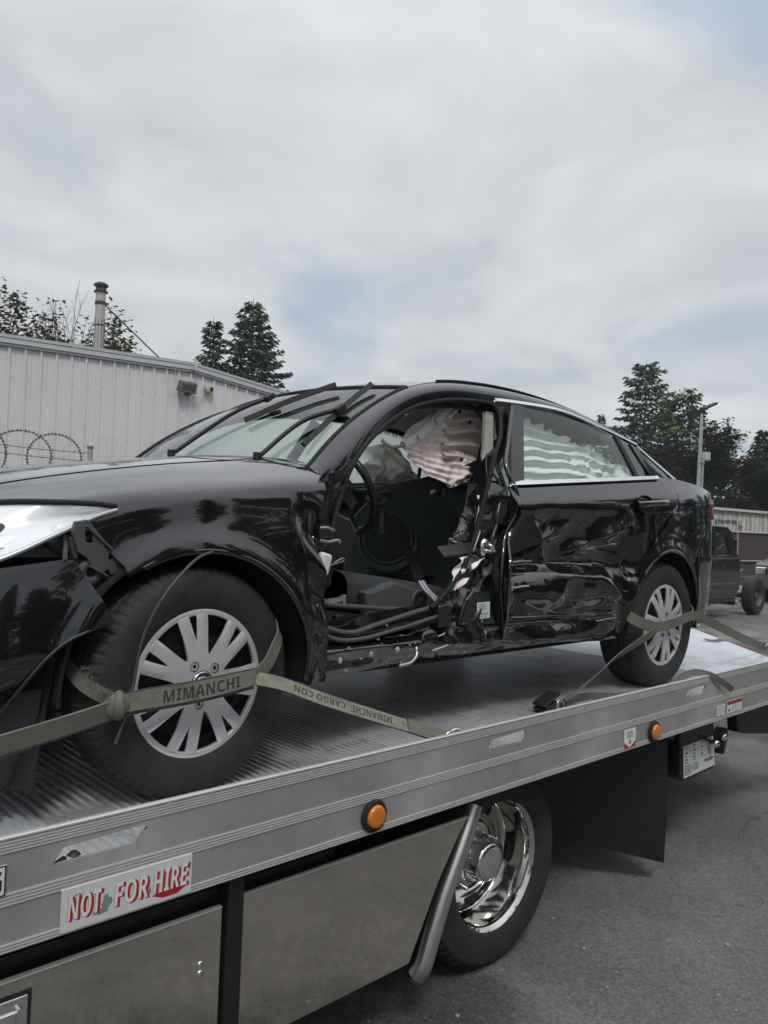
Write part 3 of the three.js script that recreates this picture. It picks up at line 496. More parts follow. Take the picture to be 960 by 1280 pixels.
{ // stripped black pickup
  const p = thing('pickup_truck', 'stripped black pickup cab with bare rear frame and one wheel', 'pickup truck', [12, 0, -5.0]);
  const bp = phy({ color: lc(0.008, 0.009, 0.010), roughness: 0.3, specularIntensity: 0.4, clearcoat: 1, clearcoatRoughness: 0.03 }), gl = phy({ color: lc(0.05, 0.055, 0.055), roughness: 0.03, metalness: 0.2, clearcoat: 1 });
  // side outline in (x, y); windows are openings
  const out = [[0.2, 0.42], [3.72, 0.42], [3.90, 0.62], [3.92, 1.25], [3.75, 1.34], [3.45, 1.80], [3.2, 1.90], [1.7, 1.93], [1.35, 1.86], [0.75, 1.32], [-1.3, 1.22], [-1.6, 1.05], [-1.6, 0.5], [-1.3, 0.45], [-1.2, 0.7], [-0.95, 0.92], [-0.55, 0.92], [-0.3, 0.7], [-0.2, 0.42]];
  const w1 = [[2.75, 1.30], [3.42, 1.32], [3.24, 1.68], [3.05, 1.76], [2.82, 1.76]].reverse(), w2 = [[1.2, 1.3], [2.62, 1.3], [2.66, 1.76], [1.75, 1.78], [1.5, 1.7]].reverse();
  const side = (z, d) => extrude(out, d, 0.012, [w1, w2]).translate(0, 0, z);
  add('body_side', side(0.84, 0.06), bp, p); add('body_side', side(-0.9, 0.06), bp, p);
  add('window_pane', extrude([[2.7, 1.27], [3.46, 1.29], [3.26, 1.7], [3.06, 1.78], [2.78, 1.78]], 0.01).translate(0, 0, 0.855), gl, p);
  add('window_pane', extrude([[1.16, 1.27], [2.66, 1.27], [2.68, 1.78], [1.72, 1.8], [1.46, 1.72]], 0.01).translate(0, 0, 0.855), gl, p);
  add('windscreen', sheet((u, v) => [mix(0.80, 1.38, v), mix(1.30, 1.86, v), mix(-0.82, 0.82, u)], 4, 2, 0.01, [-1, 1, 0]), gl, p); add('roof', box(1.9, 0.06, 1.66, 2.35, 1.90, 0, 0.03), bp, p); add('hood', box(2.1, 0.08, 1.7, -0.3, 1.24, 0, 0.04), bp, p); add('cab_rear', box(0.05, 1.4, 1.7, 3.86, 0.95, 0, 0.02), bp, p);
  add('door_handle', [box(0.17, 0.08, 0.03, 3.02, 1.05, 0.915, 0.012)], M.blackPaint, p); add('belt_moulding', [box(3.0, 0.03, 0.02, 2.35, 1.245, 0.915, 0.006), box(3.5, 0.05, 0.02, 2.0, 0.72, 0.915, 0.008)], std({ color: lc(0.07, 0.075, 0.08), roughness: 0.35 }), p);
  add('rocker', box(3.5, 0.2, 0.1, 2.05, 0.42, 0.84, 0.03), std({ color: lc(0.035, 0.035, 0.035), roughness: 0.6 }), p);
  const rust = std({ color: lc(0.085, 0.078, 0.07), roughness: 0.8 });
  add('frame_rail', [box(2.9, 0.16, 0.09, 5.2, 0.72, 0.42), box(2.9, 0.16, 0.09, 5.2, 0.72, -0.42), box(0.1, 0.14, 0.9, 4.4, 0.72, 0), box(0.1, 0.14, 0.9, 6.5, 0.72, 0), box(0.6, 0.06, 0.3, 4.25, 0.9, 0.6, 0, 0, 0.25)], rust, p);
  const wheel = (x, z, s) => {
    const w = sub('wheel', p); w.position.set(x, 0.41, z); w.scale.z = s;
    const t = add('tyre', lathe([[0.22, -0.11], [0.33, -0.125], [0.38, -0.115], [0.405, -0.09], [0.41, -0.05], [0.40, -0.045], [0.41, -0.04], [0.41, 0.04], [0.40, 0.045], [0.41, 0.05], [0.405, 0.09], [0.38, 0.115], [0.33, 0.125], [0.22, 0.11]], 40, 'z'), M.tyre, w);
    add('rim', [lathe([[0.0, 0.06], [0.07, 0.06], [0.08, 0.03], [0.19, 0.02], [0.2, 0.1], [0.225, 0.12]], 32, 'z').scale(1, 1, -1), lathe([[0.225, 0.12], [0.2, 0.1], [0.19, 0.02], [0.08, 0.03], [0.07, 0.08], [0, 0.08]], 32, 'z'), ...[0, 1, 2, 3, 4, 5].map((k) => cyl(0.03, 0.03, [Math.cos(k) * 0.14, Math.sin(k) * 0.14, 0.02], [Math.cos(k) * 0.14, Math.sin(k) * 0.14, 0.045], 8))], std({ color: lc(0.09, 0.09, 0.085), roughness: 0.6, metalness: 0.3 }), w);
  };
  wheel(4.85, 0.83, 1); wheel(4.85, -0.8, -1); wheel(-0.75, 0.78, 1); wheel(-0.75, -0.78, -1);
  add('axle', cyl(0.06, 0.06, [4.85, 0.41, -0.8], [4.85, 0.41, 0.78], 10), rust, p);
}
{ // dark front of another vehicle
  const p = thing('dark_suv', 'dark grey vehicle front with slatted grille beside bare pickup frame', 'vehicle', [20.4, 0, -5.5], 0.1);
  const bp = phy({ color: lc(0.03, 0.032, 0.034), roughness: 0.35, clearcoat: 0.7, clearcoatRoughness: 0.15 });
  add('body', extrude([[0, 0.4], [4.2, 0.4], [4.3, 1.1], [3.6, 1.2], [3.2, 1.62], [1.8, 1.66], [1.2, 1.16], [0.2, 1.08], [0, 0.98]], 1.7, 0.05), bp, p);
  add('bumper', box(0.2, 0.28, 1.76, -0.08, 0.5, 0.85, 0.06), M.plasticMid, p);
  for (let i = 0; i < 5; i++) add('grille_slat', box(0.05, 0.045, 1.1, -0.07, 0.68 + i * 0.075, 0.85, 0.01), M.galv, p);
  for (const z of [0.12, 1.58]) add('headlight', box(0.06, 0.2, 0.26, -0.06, 0.84, z, 0.03), M.chromeSoft, p);
  for (const [x, z] of [[0.75, 1.66], [3.4, 1.66], [0.75, 0.04], [3.4, 0.04]]) add('wheel', lathe([[0, 0.03], [0.2, 0.03], [0.22, 0.1], [0.33, 0.1], [0.35, 0.06], [0.35, -0.06], [0.33, -0.1], [0, -0.1]], 28, 'z').translate(x, 0.35, z), M.tyre, p);
}
{ // rubble under the fence
  const r = rng(77), g = [];
  for (let i = 0; i < 700; i++) { const s = 0.03 + r() * r() * 0.16, d = new THREE.DodecahedronGeometry(s, 0).scale(1, 0.6, 1).rotateY(r() * 6).rotateX(r()); const x = 17.5 + r() * 6.5, z = -8.2 + r() * 2.6; const n = norm(d.translate(x, s * 0.3 + 0.14 * Math.exp(-((z + 7) ** 2)) * r(), z)); const t = 0.5 + r() * 0.9; n.setAttribute('color', new THREE.Float32BufferAttribute(new Array(n.attributes.position.count).fill([t, t * 0.96, t * 0.9]).flat(), 3)); g.push(n); }
  const m = add('rubble', g, std({ color: lc(0.26, 0.25, 0.23), roughness: 0.9, vertexColors: true })); tag(m, 'scattered pale rubble and litter at the foot of slat fence', 'rubble'); stuff(m);
  const g2 = [], q = rng(78);
  for (let i = 0; i < 260; i++) { const s = 0.003 + q() * q() * 0.009; g2.push(new THREE.DodecahedronGeometry(s, 0).scale(1, 0.6, 1).rotateY(q() * 6).translate(0.3 + q() * 6, s * 0.4, -0.5 + q() * 2.6)); }
  const m2 = add('gravel_bits', g2, std({ color: lc(0.30, 0.29, 0.27), roughness: 0.9 })); tag(m2, 'loose grit scattered over asphalt beside the truck', 'gravel'); stuff(m2);
}

// ---------- tow truck with flatbed ----------
const truck = thing('flatbed_tow_truck', 'aluminium flatbed tow truck with ribbed deck and stainless toolboxes', 'tow truck');
const tk = (n, g, m, p = truck) => { const o = add(n, g, m, p); if (p === truck) o.position.y = H; return o; };
const X0 = -2.8, X1 = 4.3;
{
  // deck planks: ribs run across the bed
  const prof = [[0, 0]]; for (let i = 0; i < 7; i++) { const a = 0.004 + i * 0.0285; prof.push([a, 0], [a + 0.0015, 0.014], [a + 0.0135, 0.014], [a + 0.015, 0]); } prof.push([0.1985, 0], [0.1985, -0.03], [0, -0.03]);
  const g = boxUV(extrude(prof, 2.34).translate(0, 0, -1.17));
  const r = rng(8);
  for (let k = 0; k < 31; k++) {
    const gg = g.clone(), du = r(), dv = r(), uv = gg.attributes.uv; for (let i = 0; i < uv.count; i++) uv.setXY(i, uv.getX(i) * 0.5 + du, uv.getY(i) * 0.5 + dv);
    const m = tk('deck_plank', gg, M.deck); m.position.x = X0 + k * 0.2;
  }
  // smooth tail plate with its corner cut off
  const tail = boxUV(extrude([[3.402, 1.165], [3.402, -1.165], [4.1, -1.165], [5.55, -0.35], [5.55, -0.22], [4.1, 1.165]].map(([x, z]) => [x, -z]), 0.03, 0.003).rotateX(-Math.PI / 2).translate(0, -0.028, 0));
  tk('tail_plate', tail, M.deckSmooth);
  const slot = (x) => [[x - 0.526, 0.053], [x - 0.501, 0.086], [x - 0.317, 0.092], [x - 0.304, 0.084], [x - 0.335, 0.052]];
  const rail = (z) => boxUV(extrude([[X0, -0.106], [X1, -0.106], [X1, 0.132], [X0, 0.132]], 0.010, 0, [slot(-1.46).reverse(), slot(0).reverse(), slot(1.475).reverse(), slot(2.94).reverse(), slot(4.4).reverse()]).translate(0, 0, z));
  const sr = tk('side_rail', rail(1.19), M.alu);
  const ridge = (y, h, z = 1.2, d = 0.004) => box(X1 - X0, h, d, (X0 + X1) / 2, y, z + d / 2 - 0.001);
  const rg = []; for (let i = 0; i < 4; i++) rg.push(ridge(0.106 + i * 0.0066, 0.0036)); for (let i = 0; i < 4; i++) rg.push(ridge(-0.004 + i * 0.0072, 0.004)); for (let i = 0; i < 3; i++) rg.push(ridge(-0.101 + i * 0.0065, 0.0035));
  stuff(tk('rail_ridges', rg, M.aluBright, sr));
  tk('rail_cap', box(X1 - X0, 0.007, 0.016, (X0 + X1) / 2, 0.1345, 1.1965, 0.003), M.aluBright, sr);
  tk('side_rail', [rail(-1.2), box(X1 - X0, 0.012, 0.075, (X0 + X1) / 2, 0.138, -1.166, 0.004)], M.alu);
  // locking bolts seen inside the slots
  for (const x of [-0.43, 1.06, 2.52]) tk('slot_bolt', [lathe([[0, 0.014], [0.008, 0.014], [0.016, 0.006], [0.018, 0], [0, 0]], 14).translate(x, 0.008, 1.085), box(0.05, 0.012, 0.012, x - 0.05, 0.02, 1.12, 0.003, 0.6)], M.darkSteel);
  // subframe
  tk('subframe', [box(7.0, 0.2, 0.14, 0.8, -0.16, 0.42), box(7.0, 0.2, 0.14, 0.8, -0.16, -0.42), box(7.0, 0.28, 0.12, 0.6, -0.42, 0.4), box(7.0, 0.28, 0.12, 0.6, -0.42, -0.4)], M.blackPaint);
  for (let i = 0; i < 10; i++) tk('cross_member', box(0.07, 0.07, 2.3, -2.4 + i * 0.7, -0.07, 0), M.darkSteel);
  tk('fuel_tank', box(0.9, 0.4, 0.5, 2.9, -0.42, -0.75, 0.08), M.blackPaint);
}
{ // toolboxes
  const door = (pts) => boxUV(extrude(pts, 0.012, 0.003));
  const body = tk('toolbox_body', [box(2.6, 0.46, 0.5, -0.95, -0.39, 0.86), box(2.9, 0.09, 0.4, -0.8, -0.15, 0.86), box(0.5, 0.30, 0.48, 0.42, -0.4, 0.86)], M.blackPaint);
  const a = tk('toolbox_door', door([[-2.2, -0.6], [-0.055, -0.6], [-0.055, -0.196], [-2.2, -0.196]]).translate(0, 0, 1.132), M.stainless);
  for (const y of [-0.325, -0.348]) tk('rivet', lathe([[0.009, 0], [0.008, 0.003], [0.004, 0.005], [0, 0.0055]], 12, 'z').translate(-0.115, y, 1.147), M.chromeSoft, a);
  tk('latch', [box(0.10, 0.09, 0.008, -0.595, -0.28, 1.15, 0.012), box(0.06, 0.05, 0.012, -0.60, -0.285, 1.155, 0.01), cyl(0.008, 0.008, [-0.565, -0.262, 1.15], [-0.565, -0.262, 1.165], 10)], M.chromeSoft, a);
  tk('latch_gasket', box(0.118, 0.108, 0.005, -0.595, -0.28, 1.1465, 0.012), M.seal, a);
  tk('toolbox_door', door([[0.008, -0.595], [0.655, -0.595], [0.71, -0.5], [0.785, -0.366], [0.86, -0.262], [0.92, -0.186], [0.008, -0.186]]).translate(0, 0, 1.132), M.stainless);
  tk('toolbox_edge', [box(2.14, 0.003, 0.016, -1.13, -0.194, 1.145), box(0.92, 0.003, 0.014, 0.465, -0.1845, 1.143)], M.aluBright, a);
  tk('post', box(0.048, 0.55, 0.07, -0.024, -0.38, 1.13, 0.006), M.blackPaint);
  const tp = [[1.0, -0.17, 1.11], [0.965, -0.23, 1.115], [0.914, -0.317, 1.12], [0.847, -0.436, 1.12], [0.793, -0.555, 1.12], [0.755, -0.655, 1.115], [0.745, -0.685, 1.10]];
  tk('fender_trim', [tube(tp, 0.031, 40, 14), lathe([[0.031, 0], [0.024, 0.018], [0, 0.026]], 12).rotateX(Math.PI).translate(0.745, -0.683, 1.10)], std({ color: lc(0.52, 0.52, 0.51), metalness: 0.95, roughness: 0.32, bumpMap: T.cloudy, bumpScale: 0.0006 }));
}
// dual rear wheels
function truckWheel(x, y, z, s, inner) {
  const w = sub('wheel', truck); w.position.set(x, H + y, z); w.scale.z = s;
  const Ro = 0.385, P = [[0.245, -0.11], [0.30, -0.118], [0.345, -0.112], [0.366, -0.10], [0.376, -0.088]], n = 120;
  // tyre as a swept profile with shoulder lugs
  const prof = [[0.245, 0.0], [0.262, 0.012], [0.30, 0.016], [0.335, 0.011], [0.345, 0.007], [0.352, 0.009], [0.358, 0.004], [0.372, -0.006], [0.382, -0.018], [Ro, -0.045], [Ro, -0.07], [0.375, -0.072], [0.375, -0.078], [Ro, -0.08], [Ro, -0.105], [0.375, -0.107], [0.375, -0.115], [Ro, -0.117], [Ro, -0.145], [0.375, -0.148], [0.375, -0.153], [Ro, -0.155], [Ro, -0.18], [0.382, -0.207], [0.36, -0.225], [0.3, -0.24], [0.245, -0.225]];
  const seg = 336, t = sheet((u, v) => { const k = v * (prof.length - 1), i = Math.min(prof.length - 2, Math.floor(k)), f = k - i; let R = mix(prof[i][0], prof[i + 1][0], f), zz = mix(prof[i][1], prof[i + 1][1], f); const a = u * Math.PI * 2, lug = ((u * 56) % 1) < 0.22; if (lug && R > 0.362) { R -= 0.011; } return [Math.cos(a) * R, Math.sin(a) * R, zz]; }, seg, prof.length - 1, 0, [0, 0, 0.001], (u, v) => [u * 6, v]);
  add('tyre', t, M.tyre, w);
  if (inner) return w;
  add('rim', lathe([[0.235, -0.02], [0.262, 0.010], [0.266, 0.006], [0.262, -0.002], [0.254, -0.005], [0.247, -0.012], [0.240, -0.03], [0.236, -0.06], [0.234, -0.11], [0.230, -0.14], [0.218, -0.152], [0.20, -0.150], [0.17, -0.135], [0.14, -0.118], [0.12, -0.112], [0.09, -0.112]], 96, 'z').scale(1, 1, 1), M.rimChrome, w);
  add('hub_cap', [lathe([[0.10, -0.115], [0.098, -0.11], [0.082, -0.10], [0.078, -0.05], [0.074, -0.035], [0.06, -0.028], [0.045, -0.026], [0.04, -0.029], [0, -0.030]].map((p) => p), 48, 'z')], M.chrome, w);
  for (let k = 0; k < 5; k++) { const a = k / 5 * 6.283 + 0.4, c = Math.cos(a) * 0.122, d = Math.sin(a) * 0.122; add('lug_nut', [cyl(0.011, 0.010, [c, d, -0.118], [c, d, -0.098], 6), new THREE.SphereGeometry(0.009, 10, 8).translate(c, d, -0.098)], M.chrome, w); }
  for (let k = 0; k < 5; k++) { const a = k / 5 * 6.283 + 1.05, c = Math.cos(a) * 0.182, d = Math.sin(a) * 0.182; add('hand_hole', lathe([[0.0, 0.008], [0.024, 0.008], [0.029, 0.004], [0.029, -0.006], [0, -0.006]], 20, 'z').scale(1, 1.15, 1).rotateZ(a).rotateY(0).translate(c, d, -0.139), M.dark, w); }
  return w;
}
truckWheel(1.265, -0.485, 1.02, 1); truckWheel(1.265, -0.485, 0.74, 1, true); truckWheel(1.265, -0.485, -1.02, -1); truckWheel(1.265, -0.485, -0.74, -1, true);
{
  add('axle', cyl(0.09, 0.09, [1.265, H - 0.485, -0.9], [1.265, H - 0.485, 0.85], 14), M.blackPaint, truck);
  tk('mud_flap', sheet((u, v) => [mix(1.95, 2.445, Math.pow(u, 0.9)) + 0.012 * v, mix(-0.10, mix(-0.645, -0.762, u), v), mix(0.62, 1.10, u) + 0.01 * Math.sin(v * 3)], 12, 10, 0.012), std({ color: lc(0.010, 0.011, 0.013), roughness: 0.5 }));
  tk('flap_hanger', box(0.05, 0.06, 0.7, 2.4, -0.125, 0.8, 0.01), M.blackPaint);
  // hydraulic control box with its placard
  const cb = tk('control_box', extrude([[2.68, -0.12], [2.68, -0.40], [2.73, -0.437], [3.07, -0.432], [3.10, -0.40], [3.075, -0.24], [3.05, -0.12]], 0.2, 0.008).translate(0, 0, 0.85), M.blackPaint);
  const plc = canvasTex(512, 400, (c, w, h) => {
    c.fillStyle = '#c9cfc9'; c.fillRect(0, 0, w, h); c.fillStyle = '#22261f';
    for (let q = 0; q < 4; q++) { for (let k = 0; k < 4; k++) { c.fillRect(40 + q * 118, 50 + k * 42 - q * 6, 16 + (k % 2) * 16, 20); } c.fillRect(30 + q * 118, 30 - q * 6, 46, 10); c.fillRect(30 + q * 118, 214 - q * 6, 52, 10); }
    c.fillStyle = '#4a4f48'; for (let k = 0; k < 9; k++) { c.fillRect(30, 250 + k * 14, 90 + (k * 37 % 30), 7); if (k < 7) c.fillRect(150, 250 + k * 14, 70 + (k * 29 % 30), 7); } c.fillStyle = '#22261f'; c.fillRect(330, 262, 150, 20); c.fillRect(340, 288, 120, 10);
  });
  const pg = extrude([[2.72, -0.418], [3.078, -0.412], [3.045, -0.25], [2.70, -0.255]], 0.003).translate(0, 0, 1.0605); { const p = pg.attributes.position, uv = pg.attributes.uv; for (let i = 0; i < p.count; i++) uv.setXY(i, (p.getX(i) - 2.70) / 0.378, (p.getY(i) + 0.418) / 0.168); }
  tk('placard', pg, std({ map: plc, roughness: 0.5 }), cb);
  for (const [a, b] of [[[2.72, -0.15, 0.98], [2.99, -0.275, 1.1]], [[2.90, -0.15, 0.95], [3.13, -0.265, 1.08]]]) { tk('lever', cyl(0.009, 0.009, a, b, 10), M.blackPaint, cb); tk('lever_knob', new THREE.SphereGeometry(0.023, 20, 14).translate(...b), M.chrome, cb); }
  tk('stub_bar', box(0.34, 0.075, 0.07, 3.32, -0.335, 0.98, 0.008, 0.35), M.blackPaint);
  tk('tail_skirt', extrude([[3.30, -0.13], [3.34, -0.275], [3.42, -0.295], [4.25, -0.42], [4.25, -0.12]], 0.05, 0.006).translate(0, 0, 1.02), std({ color: lc(0.010, 0.011, 0.014), roughness: 0.5 }));
}
// marker lamps, stickers
{
  for (const [x, y] of [[0.42, -0.05], [2.112, -0.058], [-1.28, -0.05], [3.82, -0.06]]) {
    const l = sub('marker_lamp', truck); l.position.set(x, H + y, 1.2);
    add('grommet', lathe([[0.047, 0], [0.049, 0.008], [0.044, 0.015], [0.037, 0.016], [0.035, 0.010], [0, 0.010]], 32, 'z'), M.seal, l);
    add('lens', lathe([[0.035, 0.010], [0.034, 0.020], [0.029, 0.026], [0.018, 0.028], [0.017, 0.0265], [0, 0.028]], 32, 'z'), M.amber, l);
  }
  const sign = canvasTex(1024, 316, (c, w, h) => {
    c.fillStyle = '#c4c8c7'; c.fillRect(0, 0, w, h); const r = rng(31);
    for (let i = 0; i < 500; i++) { c.fillStyle = `rgba(90,92,92,${r() * 0.12})`; c.fillRect(r() * w, r() * h, 1 + r() * 14, 1 + r() * 3); }
    c.fillStyle = '#a01a22'; c.beginPath(); c.moveTo(690, 252); c.lineTo(960, 205); c.lineTo(975, 252); c.lineTo(900, 292); c.lineTo(780, 290); c.closePath(); c.fill();
    c.fillStyle = '#7d8180'; const blot = (x, y, a, b) => { c.beginPath(); for (let k = 0; k < 24; k++) { const q = k / 24 * 6.283, m = 0.7 + r() * 0.5; c.lineTo(x + Math.cos(q) * a * m, y + Math.sin(q) * b * m); } c.fill(); };
    blot(330, 190, 42, 62); blot(290, 242, 60, 24); blot(648, 190, 34, 62); blot(1004, 90, 12, 40); blot(120, 60, 30, 10);
    c.textBaseline = 'alphabetic'; c.font = 'bold 168px sans-serif';
    const words = [['NOT', 36, 250], ['FOR', 380, 276], ['HIRE', 690, 300]];
    for (const [t, x, wd] of words) {
      const draw = (st, dx, dy) => { c.save(); c.translate(x + dx, 240 + dy); c.transform(1, 0, -0.04, 1, 0, 0); c.scale(wd / c.measureText(t).width, 1.5); c.fillStyle = st; c.fillText(t, 0, 0); c.restore(); };
      for (let k = 16; k > 0; k--) draw('#a5161f', k * 1.3, k * 0.75); draw('#3a3a3a', -3, 2); draw('#d3d7d6', 0, 0);
    }
  });
  const decal = (name, x0, x1, y0, y1, tex, o = {}) => tk(name, box(x1 - x0, y1 - y0, 0.003, (x0 + x1) / 2, (y0 + y1) / 2, 1.2045, 0), std({ color: lc(0.6, 0.6, 0.6), roughness: 0.5 })) && tk(name + '_print', new THREE.PlaneGeometry(x1 - x0 - 0.001, y1 - y0 - 0.001).translate((x0 + x1) / 2, (y0 + y1) / 2, 1.2065), std({ map: tex, roughness: 0.45, ...o }));
  decal('not_for_hire_sign', -0.505, -0.187, -0.099, -0.006, sign);
  decal('letter_sign', -0.9, -0.6215, 0.018, 0.082, canvasTex(512, 128, (c, w, h) => { c.fillStyle = '#d0d2d2'; c.fillRect(0, 0, w, h); c.strokeStyle = '#222'; c.lineWidth = 6; c.strokeRect(3, 3, w - 6, h - 6); c.fillStyle = '#15171a'; c.font = 'bold 118px sans-serif'; c.textAlign = 'right'; c.fillText('G', w - 5, 106); }));
  decal('arrow_label', 1.856, 1.95, -0.093, -0.014, canvasTex(256, 256, (c, w, h) => {
    c.fillStyle = '#d9dad6'; c.fillRect(0, 0, w, h); c.fillStyle = '#b3202a'; c.beginPath(); c.moveTo(0, 170); c.lineTo(128, 256); c.lineTo(256, 170); c.lineTo(256, 256); c.lineTo(0, 256); c.fill(); c.fillRect(112, 140, 32, 40); c.beginPath(); c.moveTo(90, 178); c.lineTo(166, 178); c.lineTo(128, 218); c.fill();
    c.fillStyle = '#333'; for (let k = 0; k < 5; k++) c.fillRect(50, 26 + k * 20, 140 + (k * 31 % 26), 9);
  }));
  decal('plain_label', 2.75, 2.845, -0.08, -0.028, canvasTex(256, 160, (c, w, h) => { c.fillStyle = '#c3c5c0'; c.fillRect(0, 0, w, h); c.fillStyle = '#8d908c'; for (let k = 0; k < 7; k++) c.fillRect(20, 18 + k * 18, 190 + (k * 23 % 30), 6); }));
  decal('warning_label', 2.87, 3.05, -0.081, -0.020, canvasTex(384, 160, (c, w, h) => { c.fillStyle = '#cfd1cc'; c.fillRect(0, 0, w, h); c.fillStyle = '#a51e28'; c.fillRect(0, 0, w, 52); c.fillStyle = '#222'; c.beginPath(); c.moveTo(20, 140); c.lineTo(84, 140); c.lineTo(52, 86); c.fill(); c.fillStyle = '#8a8c88'; for (let k = 0; k < 5; k++) c.fillRect(110, 66 + k * 18, 220 + (k * 31 % 40), 6); }));
}

// ---------- the wrecked car ----------
const car = thing('wrecked_car', 'black saloon with crushed side and missing front door on flatbed', 'car', [0, H, 0]);
const SX = [-0.95, -0.88, -0.75, -0.55, -0.3, 0, 0.25, 0.42, 0.6];
const SEC = [
  [[0, .68], [.13, .675], [.22, .66], [.29, .635], [.335, .61], [.37, .58], [.395, .55], [.41, .51], [.42, .47], [.42, .42], [.41, .35], [.37, .27]],
  [[0, .76], [.2, .755], [.35, .735], [.46, .70], [.53, .665], [.58, .63], [.615, .585], [.64, .535], [.655, .49], [.66, .43], [.65, .35], [.6, .26]],
  [[0, .83], [.25, .825], [.42, .805], [.55, .77], [.63, .73], [.685, .69], [.725, .64], [.755, .585], [.775, .53], [.785, .45], [.78, .37], [.74, .26]],
  [[0, .90], [.29, .895], [.49, .875], [.62, .845], [.70, .812], [.757, .775], [.797, .728], [.822, .67], [.842, .60], [.857, .5], [.86, .4], [.82, .27]],
  [[0, .955], [.29, .95], [.50, .932], [.64, .908], [.735, .88], [.80, .85], [.828, .805], [.845, .747], [.860, .68], [.876, .58], [.88, .43], [.85, .27]],
  [[0, 1.005], [.30, 1.0], [.52, .985], [.66, .962], [.76, .935], [.83, .905], [.862, .873], [.880, .812], [.896, .752], [.912, .65], [.912, .45], [.87, .27]],
  [[0, 1.04], [.30, 1.036], [.52, 1.02], [.67, .995], [.77, .965], [.838, .93], [.864, .89], [.883, .828], [.900, .757], [.918, .62], [.914, .45], [.88, .27]],
  [[0, 1.06], [.30, 1.056], [.52, 1.043], [.68, 1.018], [.775, .985], [.842, .945], [.867, .90], [.885, .838], [.902, .762], [.92, .62], [.916, .45], [.88, .27]],
  [[0, 1.075], [.30, 1.07], [.52, 1.058], [.69, 1.035], [.785, 1.0], [.848, .955], [.878, .91], [.893, .845], [.907, .765], [.92, .62], [.916, .45], [.88, .27]]];
const secZ = [], secY = []; for (let i = 0; i < 12; i++) { secZ.push(curve(SX, SEC.map((s) => s[i][0]))); secY.push(curve(SX, SEC.map((s) => s[i][1]))); }
const secCache = new Map();
function section(x) { const k = Math.round(x * 1e5); let s = secCache.get(k); if (!s) { const ix = [...Array(12).keys()]; s = [curve(ix, ix.map((i) => secZ[i](x))), curve(ix, ix.map((i) => secY[i](x)))]; secCache.set(k, s); } return s; }
const flare = (x, y, cx, cy, r0) => { const d = Math.hypot(x - cx, y - cy); return 0.016 * Math.exp(-Math.pow((d - r0) / 0.045, 2)); };
function fp(x, t, sgn = 1) { const s = section(x), y = s[1](t); let z = s[0](t); if (t > 6) z += flare(x, y, 0, 0.335, 0.392) * sst(6, 7.5, t); return [x, y, z * sgn]; }
function fpn(x, t, sgn) {                                  // surface point that carries its own normal
  const p = fp(x, t, sgn), e = 0.004, a = fp(x + e, t, sgn), b = fp(x - e, t, sgn), c = fp(x, Math.min(11, t + 0.06), sgn), d = fp(x, Math.max(0, t - 0.06), sgn);
  const n = V(a[0] - b[0], a[1] - b[1], a[2] - b[2]).cross(V(c[0] - d[0], c[1] - d[1], c[2] - d[2])).normalize(); if (n.z * sgn + n.y * 0.3 < 0) n.negate(); p.n = [n.x, n.y, n.z]; return p;
}
function tY(x, y) { const s = section(x); let a = 0, b = 11; for (let k = 0; k < 30; k++) { const m = (a + b) / 2; if (s[1](m) > y) a = m; else b = m; } return (a + b) / 2; }
const frontZ = (x, y) => fp(x, tY(x, y))[2];
// door and quarter side surface
const beltY = (x) => 1.0 + 0.088 * (x - 1.48);
const Wd = curve([0.3, 0.6, 1.2, 2.0, 2.6, 2.95, 3.2, 3.4, 3.55, 3.75, 3.88, 3.95], [0.918, 0.92, 0.924, 0.926, 0.925, 0.915, 0.893, 0.852, 0.79, 0.66, 0.5, 0.3]);
const Pz = curve([.2, .27, .32, .42, .55, .66, .78, .86, .905, .95, 1.0, 1.05, 1.1], [-.095, -.06, -.036, -.016, -.004, 0, -.002, -.007, -.018, -.042, -.072, -.112, -.17]);
const sideZ = (x, y) => Wd(x) + Pz(y - (beltY(x) - 1.0) * sst(0.45, 0.95, y)) + flare(x, y, 2.77, 0.345, 0.395);
const glassZ = (x, y) => 0.862 - 0.45 * (y - 1.0) - 0.05 * sst(2.3, 3.1, x);

